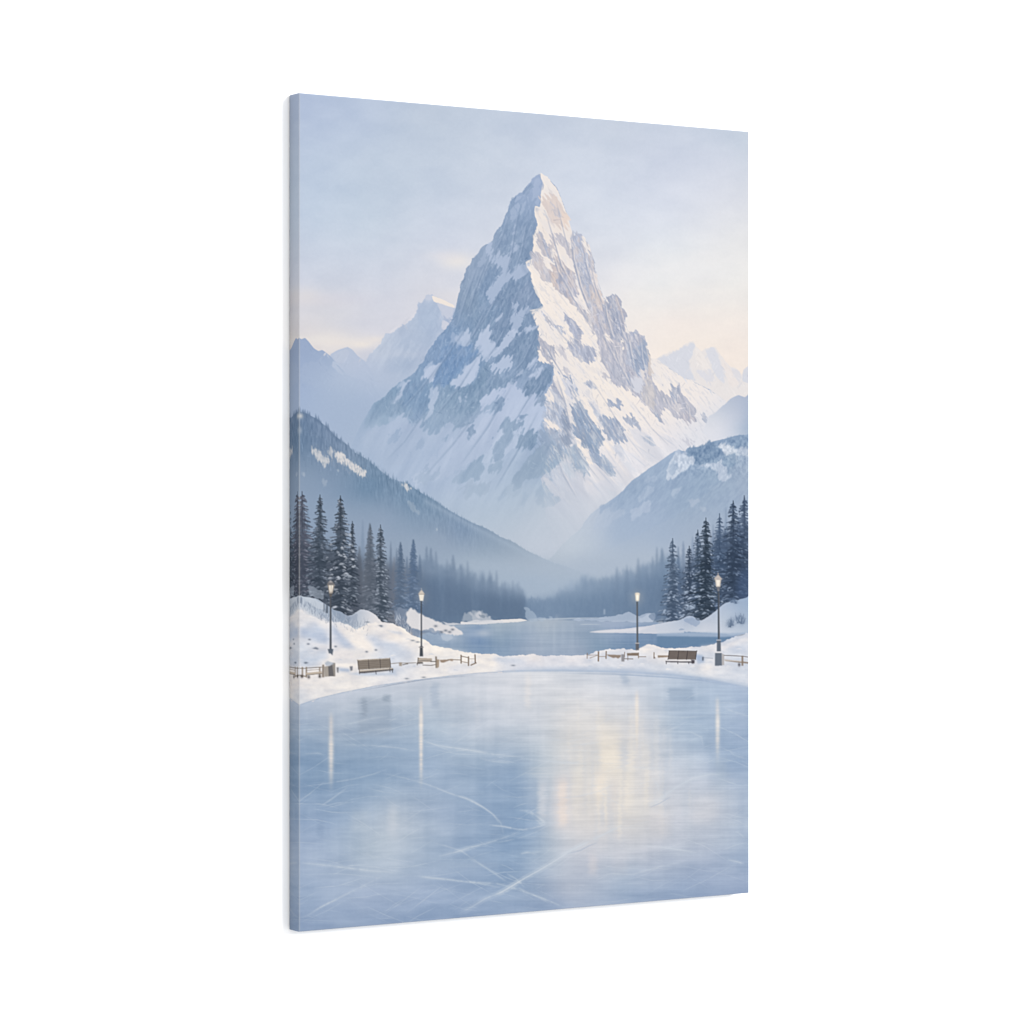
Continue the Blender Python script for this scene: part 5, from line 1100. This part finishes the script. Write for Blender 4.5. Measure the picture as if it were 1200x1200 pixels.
    for i in range(430):
        x, y = r.uniform(346, 882), r.uniform(815, 1085)
        a = r.choice((r.uniform(-8, 8), r.uniform(5, 35), r.uniform(-38, -10)))
        ln = r.uniform(12, 70)
        cx, sx = math.cos(math.radians(a)), math.sin(math.radians(a))
        bow = r.uniform(-.06, .06) * ln
        line([(x - cx * ln / 2, y - sx * ln / 2), (x + sx * bow, y - cx * bow), (x + cx * ln / 2, y + sx * ln / 2)], r.uniform(.35, .8), (208, 215, 226), r.uniform(.1, .36), .4, 'fade', .6, 'N')
    for p in (b8(800, 665, 900, 640, 960, 608, 1020, 585), b6(650, 712, 700, 692, 760, 655)):
        line(p, 1.0, (158, 174, 205), .5, .6, 'fade')
    blob(545, 1015, 26, 5, (168, 184, 209), .3, .6, 'H')
    blob(640, 905, 14, 6, (204, 209, 217), .5, .5, 'H')


# ---------------------------------------------------------------- lamps, benches, rails
def furniture():
    a7, a8, b1, b2, b3 = Z(335, 680, 8.571), Z(450, 680, 8.571), Z(670, 680, 10), Z(770, 680, 10), Z(770, 570, 10)
    DK, WD, WD2, WL = (66, 72, 82), (138, 126, 114), (112, 104, 98), (176, 164, 150)
    # lamp glow then post and lantern
    for x, y, k in ((387.8, 687, .25), (493.6, 699, .5), (746.8, 700, .8), (841.4, 682, .35)):
        blob(x, y, 5, 5.5, (214, 202, 190), .35 * k)
    # first lamp
    poly(a7(441, 160, 457, 160, 461, 700, 438, 700), (74, 79, 90), .95, .35)
    line(a7(445, 180, 446, 690), .5, (118, 120, 128), .6, .3)
    poly(a7(420, 690, 478, 690, 468, 755, 450, 735, 432, 735), (88, 98, 116), .95, .4)
    poly(a7(432, 130, 468, 130, 462, 165, 440, 165), (96, 92, 90), .9, .4)
    poly(a7(420, 45, 488, 45, 470, 130, 434, 130), (196, 186, 174), .95, .4)
    poly(a7(436, 50, 474, 50, 462, 115, 442, 115), (246, 238, 226), .9, .5)
    poly(a7(410, 45, 425, 20, 448, 0, 470, 15, 494, 45, 480, 50, 424, 50), (126, 122, 122), .9, .4)
    poly(a7(428, 22, 450, 2, 472, 22), (196, 194, 196), .6, .4)
    for q in (a7(424, 48, 438, 128), a7(484, 48, 466, 128), a7(455, 55, 453, 125)):
        line(q, .6, (104, 98, 94), .7, .3)
    # second lamp
    poly(a8(369, 205, 382, 205, 384, 670, 368, 670), (72, 78, 90), .95, .35)
    poly(a8(362, 660, 390, 660, 394, 765, 358, 765), (66, 72, 82), .95, .4)
    line(a8(352, 672, 398, 672), 1.0, (150, 146, 146), .8, .4)
    poly(a8(350, 142, 404, 142, 394, 205, 362, 205), (240, 232, 218), .95, .4)
    poly(a8(344, 142, 360, 115, 378, 96, 394, 115, 410, 142), (214, 202, 188), .9, .45)
    line(a8(344, 140, 410, 140), .7, (150, 138, 126), .7, .35)
    line(a8(378, 80, 378, 100), .7, (190, 182, 174), .6, .35)
    # third lamp
    poly(b1(759, 250, 779, 250, 783, 740, 760, 740), (86, 90, 98), .95, .35)
    line(b1(764, 300, 766, 730), .5, (130, 128, 130), .6, .3)
    poly(b1(752, 735, 790, 735, 790, 820, 752, 822), (98, 98, 104), .95, .4)
    line(b1(750, 738, 792, 738), 1.0, (196, 192, 192), .8, .4)
    poly(b1(744, 150, 800, 150, 790, 245, 754, 245), (236, 222, 200), .9, .6)
    poly(b1(756, 150, 788, 150, 782, 232, 760, 232), (255, 248, 234), .95, .5)
    poly(b1(740, 165, 770, 140, 802, 165, 795, 172, 748, 172), (206, 194, 178), .5, .5)
    # fourth lamp
    poly(b2(712, 130, 730, 130, 738, 690, 714, 690), (72, 80, 94), .95, .35)
    line(b2(731, 150, 736, 690), .6, (140, 132, 130), .6, .3)
    poly(b2(704, 700, 748, 700, 752, 835, 702, 835), (92, 102, 120), .97, .4)
    line(b2(700, 702, 752, 702), 1.0, (190, 190, 198), .8, .4)
    poly(b2(682, 850, 762, 850, 765, 1000, 680, 1003), (98, 108, 126), .97, .4)
    line(b2(678, 845, 766, 845), 1.3, (222, 220, 224), .9, .4)
    poly(b2(764, 860, 790, 870, 788, 995, 764, 995), (172, 168, 168), .9, .4)
    poly(b3(682, 1090, 754, 1090, 742, 1180, 696, 1180), (206, 198, 188), .95, .45)
    poly(b3(696, 1095, 740, 1095, 732, 1165, 704, 1165), (246, 238, 226), .85, .5)
    poly(b3(668, 1085, 690, 1060, 708, 1040, 728, 1040, 745, 1062, 768, 1085, 750, 1095, 686, 1095), (196, 186, 180), .92, .4)
    line(b3(718, 1020, 718, 1042), 1.2, (176, 168, 164), .8, .4)
    poly(b2(700, 78, 738, 78, 732, 130, 710, 130), (130, 128, 132), .8, .5)
    # first bench
    poly(a7(718, 805, 1045, 785, 1052, 880, 730, 900), (132, 123, 114), .97, .35)
    for k in range(1, 5):
        t = k / 5
        line(a7(720 + 10 * t, 805 + 92 * t, 1046 + 6 * t, 785 + 92 * t), .6, (116, 106, 98), .8, .25)
    for x in (722, 828, 945, 1046):
        line(a7(x, 800 - (x - 722) * .06, x + 8, 895 - (x - 722) * .055), .8, (84, 78, 76), .85, .3)
    line(a7(716, 802, 1046, 783), .8, (188, 174, 158), .8, .3)
    poly(a7(735, 905, 1075, 880, 1080, 892, 740, 920), (196, 184, 168), .95, .35)
    poly(a7(735, 918, 1080, 890, 1080, 905, 780, 935, 735, 935), (86, 82, 84), .9, .4)
    for x, y in ((738, 905), (905, 908), (1070, 890), (1045, 885)):
        line(a7(x, y, x + 2, y + 34), 1.0, (92, 88, 90), .85, .3)
    # left rails and stone post
    for x in (165, 205, 340):
        poly(a7(x - 7, 870, x + 9, 870, x + 9, 978, x - 7, 978), (150, 138, 126), .9, .35)
    line(a7(30, 880, 170, 885, 360, 872), 1.0, (120, 112, 106), .85, .35)
    poly(a7(200, 930, 360, 915, 362, 935, 200, 950), (188, 174, 158), .95, .35)
    line(a7(200, 953, 362, 938), .8, (112, 104, 98), .85, .3)
    line(a7(40, 915, 110, 950, 200, 965), 1.6, (140, 128, 116), .8, .4)
    line(a7(205, 905, 340, 895), .8, (130, 120, 112), .6, .3)
    poly(a7(95, 870, 120, 870, 130, 970, 98, 970), (170, 158, 144), .8, .4)
    for q in a7(160, 965, 230, 972, 340, 965, 110, 968):
        blob(q[0], q[1], 1.2, 1.4, (70, 66, 68), .8)
    poly(a7(365, 850, 385, 845, 385, 975, 362, 975), (132, 120, 110), .9, .4)
    poly(a7(380, 868, 430, 858, 440, 965, 388, 970), (162, 154, 146), .95, .4)
    poly(a7(425, 865, 470, 840, 490, 965, 430, 965), (98, 96, 98), .95, .4)
    poly(a7(466, 830, 496, 830, 497, 965, 480, 965), (142, 136, 130), .95, .4)
    poly(a7(390, 830, 420, 810, 460, 825, 490, 835, 440, 860, 400, 860), (168, 178, 196), .8, .6)
    poly(a7(508, 875, 532, 875, 528, 930, 514, 925), (120, 122, 130), .85, .4)
    poly(a7(640, 865, 672, 862, 670, 905, 650, 912), (108, 112, 124), .85, .5)
    # rail between the benches
    line(a8(70, 838, 140, 830, 250, 832, 320, 828), .9, (140, 130, 120), .8, .35)
    poly(a8(152, 825, 182, 825, 182, 862, 152, 862), (160, 148, 136), .9, .4)
    line(a8(190, 848, 240, 838), 1.2, (112, 106, 102), .8, .4)
    # broken bench / rails right of second lamp
    poly(a8(340, 780, 480, 785, 485, 800, 340, 800), (172, 158, 142), .95, .35)
    line(a8(340, 804, 480, 804), .7, (100, 94, 90), .8, .3)
    poly(a8(345, 808, 480, 806, 480, 818, 345, 820), (150, 136, 122), .9, .35)
    poly(a8(335, 822, 390, 820, 395, 838, 325, 840), (94, 88, 86), .9, .4)
    line(a8(345, 780, 335, 850), 1.0, (110, 102, 96), .9, .3)
    line(a8(390, 852, 470, 856, 530, 845), .9, (104, 96, 92), .85, .35)
    line(a8(470, 815, 530, 815), 1.2, (96, 90, 88), .85, .35)
    poly(a8(515, 765, 532, 765, 534, 880, 518, 880), (128, 116, 104), .95, .35)
    poly(a8(530, 795, 556, 795, 552, 870, 535, 885), (158, 140, 122), .95, .4)
    poly(a8(560, 800, 640, 796, 680, 795, 600, 828, 570, 825), (146, 126, 110), .9, .45)
    line(a8(640, 800, 700, 798, 770, 800), 1.0, (130, 116, 106), .85, .35)
    poly(a8(660, 792, 695, 790, 695, 812, 670, 812), (160, 140, 124), .85, .4)
    for x0, y0, x1, y1, w in ((775, 755, 775, 830, 1.8), (850, 770, 850, 855, 1.8), (915, 750, 918, 830, 1.8)):
        line(a8(x0, y0, x1, y1), w, (132, 116, 104), .95, .35)
    line(a8(775, 762, 850, 778), 1.1, (136, 120, 108), .9, .35)
    line(a8(775, 815, 850, 830), 1.0, (150, 136, 124), .8, .35)
    line(a8(860, 790, 915, 790), .7, (150, 138, 126), .8, .3)
    line(a8(875, 852, 925, 830), 1.6, (136, 120, 108), .9, .35)
    # right rails
    for x0, y0, y1, w in ((184, 855, 915, .9), (316, 842, 945, 1.9), (406, 835, 915, 1.5), (622, 845, 900, 1.0), (785, 850, 910, 1.0), (968, 848, 915, 1.2)):
        line(b1(x0, y0, x0 - 2, y1), w, (140, 122, 108), .95, .35)
    line(b1(195, 878, 310, 876), .7, (150, 136, 126), .8, .35)
    line(b1(215, 912, 300, 880), .8, (150, 134, 120), .8, .35)
    line(b1(325, 894, 405, 894), .9, (150, 134, 120), .85, .35)
    poly(b1(412, 870, 580, 876, 575, 900, 545, 918, 520, 905, 490, 912, 430, 888), (142, 125, 112), .92, .4)
    poly(b1(582, 868, 620, 868, 620, 952, 584, 952), (142, 140, 144), .95, .4)
    poly(b1(650, 852, 785, 850, 785, 884, 650, 886), (138, 123, 110), .95, .35)
    line(b1(650, 866, 785, 866), .7, (112, 98, 90), .7, .3)
    line(b1(620, 920, 720, 922), 1.0, (120, 110, 106), .85, .35)
    line(b1(660, 886, 660, 935), .8, (126, 112, 102), .85, .3)
    line(b1(790, 896, 870, 896), 1.0, (134, 118, 106), .85, .35)
    poly(b1(965, 895, 978, 900, 985, 918, 965, 912), (110, 98, 92), .85, .4)
    poly(b2(10, 880, 140, 880, 140, 900, 10, 908), (150, 132, 116), .95, .35)
    # second bench
    poly(b2(145, 825, 470, 830, 450, 930, 130, 928), (112, 103, 99), .97, .35)
    for k in range(1, 6):
        t = k / 6
        line(b2(145 - 15 * t, 825 + 103 * t, 470 - 18 * t, 830 + 100 * t), .55, (96, 86, 82), .8, .25)
    for x in (145, 258, 362, 468):
        line(b2(x, 826, x - 15, 930), .9, (70, 64, 66), .9, .3)
    line(b2(142, 826, 472, 830), .9, (84, 78, 78), .85, .3)
    poly(b2(105, 936, 410, 938, 412, 950, 105, 946), (222, 218, 218), .9, .4)
    poly(b2(100, 946, 440, 952, 440, 968, 105, 960), (72, 70, 80), .95, .4)
    poly(b2(400, 930, 445, 935, 440, 975, 410, 980), (74, 70, 78), .9, .4)
    for x in (110, 246, 374):
        line(b2(x, 955, x, 978), 1.0, (80, 76, 82), .9, .3)
    # small stump and right-hand fence
    poly(b2(530, 898, 552, 898, 548, 942, 530, 942), (92, 100, 120), .9, .4)
    line(b2(550, 908, 655, 914), .7, (140, 148, 166), .7, .4)
    line(b2(790, 880, 1000, 890, 1100, 905), 1.0, (104, 98, 98), .85, .35)
    poly(b2(792, 930, 1000, 950, 1090, 962, 1090, 980, 1000, 970, 800, 945), (140, 126, 114), .92, .4)
    line(b2(795, 936, 1000, 950), .9, (214, 208, 204), .8, .35)
    poly(b2(992, 885, 1014, 885, 1014, 1002, 992, 1002), (140, 126, 116), .95, .35)
    blob(866.5, 779, 1.0, 1.4, (66, 62, 68), .85)


def paint():
    sky()
    far_peaks()
    peak()
    hills()
    forest()
    shore()
    ice()
    furniture()
    tint(NZ['F'] - .5, (1.5, 1.5, 1.5))
    o = blur(img, .25)
    o = o + .7 * (o - blur(o, 1.1))
    l = o.mean(2, keepdims=True)
    cool = np.clip((o[..., 2:] - o[..., :1]) / 30, 0, 1)
    o = o + (l - o) * (.10 * cool)
    o += cool * np.array((.3, .6, -2.6), np.float32) * (.15 + .85 * sstep(YY, 420, 560))[..., None] + cool * np.array((2.2, 1.2, .6), np.float32) * (1 - sstep(YY, 340, 480))[..., None]
    return np.clip(o, 0, 255)


# ======================================================================
#  THE PLACE: a gallery-wrapped canvas hanging on a plain white wall
# ======================================================================
import bpy

scene = bpy.context.scene
COL = scene.collection
CH = 0.9144                      # canvas height (m)
CW = CH * 2 / 3                  # width
DEPTH = 0.0225                   # stretcher depth
FOLD = 0.0012                    # rounded fold along the front edges
THETA = math.radians(32.07)      # the wall is turned from the camera
FPX = 3411.0                     # focal length in drawing units (of 1200)
E_FRONT = 2.09                   # light arriving on the wall plane (measured)

INK = paint()                    # H x W x 3, sRGB 0..255


def srgb_lin(c):
    c = np.clip(c, 0, 255) / 255.0
    return np.where(c <= 0.04045, c / 12.92, ((c + 0.055) / 1.055) ** 2.4)


INK_LIN = (srgb_lin(INK) / E_FRONT).astype(np.float32)
XL, XR, YC, HL, HR = 350.6, 878.1, 600.4, 983.4, 892.3
KW = HL / HR - 1


def ink(u, v):
    """ink colour at a place on the print; u, v run 0..1 from the top left corner.
    The drawing sheet is a trapezoid, so u is spread by its own taper."""
    w = 1 + KW * u
    x = (XL + u * (XR * (1 + KW) - XL)) / w
    y = YC + (v - 0.5) * HL / w
    fx = np.clip((x - X0) * S - .5, 0, W - 1.001)
    fy = np.clip((y - Y0) * S - .5, 0, H - 1.001)
    ix, iy = fx.astype(int), fy.astype(int)
    ax, ay = (fx - ix)[..., None], (fy - iy)[..., None]
    t = INK_LIN
    return (t[iy, ix] * (1 - ax) + t[iy, ix + 1] * ax) * (1 - ay) + (t[iy + 1, ix] * (1 - ax) + t[iy + 1, ix + 1] * ax) * ay


# ---- canvas material: ink in the weave
def canvas_material():
    m = bpy.data.materials.new('printed_canvas')
    m.use_nodes = True
    nt = m.node_tree
    b = nt.nodes['Principled BSDF']
    at = nt.nodes.new('ShaderNodeAttribute')
    at.attribute_name = 'ink'
    tc = nt.nodes.new('ShaderNodeTexCoord')
    noise = nt.nodes.new('ShaderNodeTexNoise')
    noise.inputs['Scale'].default_value = 900
    noise.inputs['Detail'].default_value = 2
    bump = nt.nodes.new('ShaderNodeBump')
    bump.inputs['Strength'].default_value = 0.06
    bump.inputs['Distance'].default_value = 0.0004
    nt.links.new(tc.outputs['Object'], noise.inputs['Vector'])
    nt.links.new(noise.outputs['Fac'], bump.inputs['Height'])
    nt.links.new(bump.outputs['Normal'], b.inputs['Normal'])
    nt.links.new(at.outputs['Color'], b.inputs['Base Color'])
    b.inputs['Roughness'].default_value = 0.9
    b.inputs['Specular IOR Level'].default_value = 0.0
    return m


def plain(name, col, rough=.9):
    m = bpy.data.materials.new(name)
    m.use_nodes = True
    nt = m.node_tree
    b = nt.nodes['Principled BSDF']
    n = nt.nodes.new('ShaderNodeTexNoise')
    n.inputs['Scale'].default_value = 60
    r = nt.nodes.new('ShaderNodeValToRGB')
    r.color_ramp.elements[0].color = (col[0] * .985, col[1] * .985, col[2] * .985, 1)
    r.color_ramp.elements[1].color = (*col, 1)
    nt.links.new(n.outputs['Fac'], r.inputs['Fac'])
    nt.links.new(r.outputs['Color'], b.inputs['Base Color'])
    b.inputs['Roughness'].default_value = rough
    b.inputs['Specular IOR Level'].default_value = 0.1
    return m


def grid_mesh(name, pos, col, mat, smooth=True):
    """pos, col: (rows, cols, 3) arrays"""
    nr, nc = pos.shape[:2]
    me = bpy.data.meshes.new(name)
    idx = np.arange(nr * nc).reshape(nr, nc)
    f = np.stack([idx[:-1, :-1], idx[1:, :-1], idx[1:, 1:], idx[:-1, 1:]], -1).reshape(-1, 4)
    me.vertices.add(nr * nc)
    me.vertices.foreach_set('co', pos.reshape(-1).astype(np.float32))
    me.loops.add(f.size)
    me.loops.foreach_set('vertex_index', f.reshape(-1).astype(np.int32))
    me.polygons.add(len(f))
    me.polygons.foreach_set('loop_start', np.arange(0, f.size, 4, dtype=np.int32))
    if smooth:
        me.polygons.foreach_set('use_smooth', np.ones(len(f), bool))
    me.update(calc_edges=True)
    if col is not None:
        a = me.color_attributes.new('ink', 'FLOAT_COLOR', 'POINT')
        rgba = np.ones((nr * nc, 4), np.float32)
        rgba[:, :3] = col.reshape(-1, 3)
        a.data.foreach_set('color', rgba.reshape(-1))
    me.materials.append(mat)
    me.validate()
    o = bpy.data.objects.new(name, me)
    COL.objects.link(o)
    return o


# local axes of the canvas: x to the right, z up, y into the wall; origin at the middle of the back
root = bpy.data.objects.new('canvas_print', None)
COL.objects.link(root)
root['label'] = 'tall unframed canvas print of a snowy mountain above a frozen lake on white wall'
root['category'] = 'canvas print'
canvas = canvas_material()

NU, NV = 660, 1200
r = FOLD
us = np.linspace(r / CW, 1 - r / CW, NU)
vs = np.linspace(r / CH, 1 - r / CH, NV)
U, V = np.meshgrid(us, vs)
pos = np.stack([(U - .5) * CW, np.full_like(U, -DEPTH), (.5 - V) * CH], -1)
front = grid_mesh('printed_front', pos, ink(U, V), canvas)
front.parent = root

# profile of the wrapped edge: quarter round, then straight back to the wall (outward, depth, length along the cloth)
arc = [(r * math.sin(a), -DEPTH + r * (1 - math.cos(a)), r * a) for a in np.linspace(0, math.pi / 2, 7)]
arc += [(r, -DEPTH + r + (DEPTH - r) * t, r * math.pi / 2 + (DEPTH - r) * t) for t in np.linspace(0.02, 1, 26)]
arc = np.array(arc)


def wrapped_edge(side, n):
    t = np.linspace(0, 1, n)
    A, T = np.meshgrid(np.arange(len(arc)), t, indexing='ij')
    o, d, ln = arc[A, 0], arc[A, 1], arc[A, 2]
    back = np.abs(ln - r)                                      # the picture is mirrored over the fold
    hx, hz = CW / 2 - r + o, CH / 2 - r + o                    # mitred corners
    if side in 'LR':
        sx = -1 if side == 'L' else 1
        x, z = sx * hx, hz * (1 - 2 * T)
        u = back / CW if side == 'L' else 1 - back / CW
        v = np.clip(.5 - z / CH, 0, 1)
    else:
        sz = 1 if side == 'T' else -1
        x, z = hx * (2 * T - 1), sz * hz
        v = back / CH if side == 'T' else 1 - back / CH
        u = np.clip(.5 + x / CW, 0, 1)
    c = ink(u, v)
    fold_highlight = np.exp(-((ln - r * .75) / (r * .75)) ** 2)[..., None] * (.22 if side == 'L' else .05)
    c = c + (0.46 - c) * fold_highlight                                  # highlight along the rounded fold, painted into the ink colour
    p = np.stack([x, d, z], -1)
    if side in 'RT':
        p, c = p[:, ::-1] if side == 'R' else p, c[:, ::-1] if side == 'R' else c
    if side == 'B':
        p, c = p[:, ::-1], c[:, ::-1]
    if side == 'T':
        pass
    ob = grid_mesh('wrapped_edge', p, c, canvas)
    ob.parent = root
    return ob


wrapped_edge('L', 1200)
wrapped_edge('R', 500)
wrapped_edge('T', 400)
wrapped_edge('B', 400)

# ---- stand it in front of the camera
d1 = FPX / HL * CH                                             # distance of the left front edge
ax = np.array([math.cos(THETA), math.sin(THETA)])              # along the canvas
nx = np.array([-math.sin(THETA), math.cos(THETA)])             # into the wall
left = np.array([(XL - 600) / FPX * d1, d1])
centre = left + ax * CW / 2 + nx * DEPTH
CAMZ = 1.5
root.location = (centre[0], centre[1], CAMZ - 0.4 / FPX * d1)
root.rotation_euler = (0, 0, THETA)

wm = plain('white_wall_paint', (0.92, 0.92, 0.92))
wall = bpy.data.meshes.new('wall')
q = 6.0
wall.from_pydata([(-q, 0.0015, -q / 2), (q, 0.0015, -q / 2), (q, 0.0015, q / 2), (-q, 0.0015, q / 2),
                  (-q, 0.12, -q / 2), (q, 0.12, -q / 2), (q, 0.12, q / 2), (-q, 0.12, q / 2)], [],
                 [(0, 1, 2, 3), (5, 4, 7, 6), (4, 0, 3, 7), (1, 5, 6, 2), (3, 2, 6, 7), (4, 5, 1, 0)])
wall.materials.append(wm)
wo = bpy.data.objects.new('wall', wall)
COL.objects.link(wo)
wo.location = root.location
wo.rotation_euler = root.rotation_euler
wo['kind'] = 'structure'

cam = bpy.data.cameras.new('camera')
cam.sensor_width = 36
cam.lens = FPX / 1200 * 36
cam.clip_start = .05
cam.clip_end = 100
co = bpy.data.objects.new('camera', cam)
co.location = (0, 0, CAMZ)
co.rotation_euler = (math.pi / 2, 0, 0)
COL.objects.link(co)
scene.camera = co

# ---- light: a white studio with one big soft lamp, up and to the right in front
w = bpy.data.worlds.new('World')
scene.world = w
w.use_nodes = True
w.node_tree.nodes['Background'].inputs['Color'].default_value = (1, 1, 1, 1)
w.node_tree.nodes['Background'].inputs['Strength'].default_value = 1.25
la = bpy.data.lights.new('softbox', 'AREA')
la.shape = 'RECTANGLE'
la.size, la.size_y = 3.5, 3.5
la.energy = 1150
lo = bpy.data.objects.new('softbox', la)
from mathutils import Vector
nrm = Vector((math.sin(THETA), -math.cos(THETA), 0))           # out of the wall
alg = Vector((math.cos(THETA), math.sin(THETA), 0))
tgt = Vector(root.location)
lo.location = tgt + nrm * 9.0 + alg * 4.2 + Vector((0, 0, 3.2))
lo.rotation_euler = (tgt - lo.location).to_track_quat('-Z', 'Y').to_euler()
COL.objects.link(lo)

vs_ = scene.view_settings
scene.display_settings.display_device = 'sRGB'
vs_.view_transform = 'Standard'
vs_.look = 'None'
vs_.exposure = 0
vs_.gamma = 1
vs_.use_curve_mapping = False
scene.render.engine = 'CYCLES'
scene.cycles.use_denoising = True
scene.cycles.max_bounces = 6
scene.render.filter_size = 1.5
scene.cycles.filter_width = 1.5
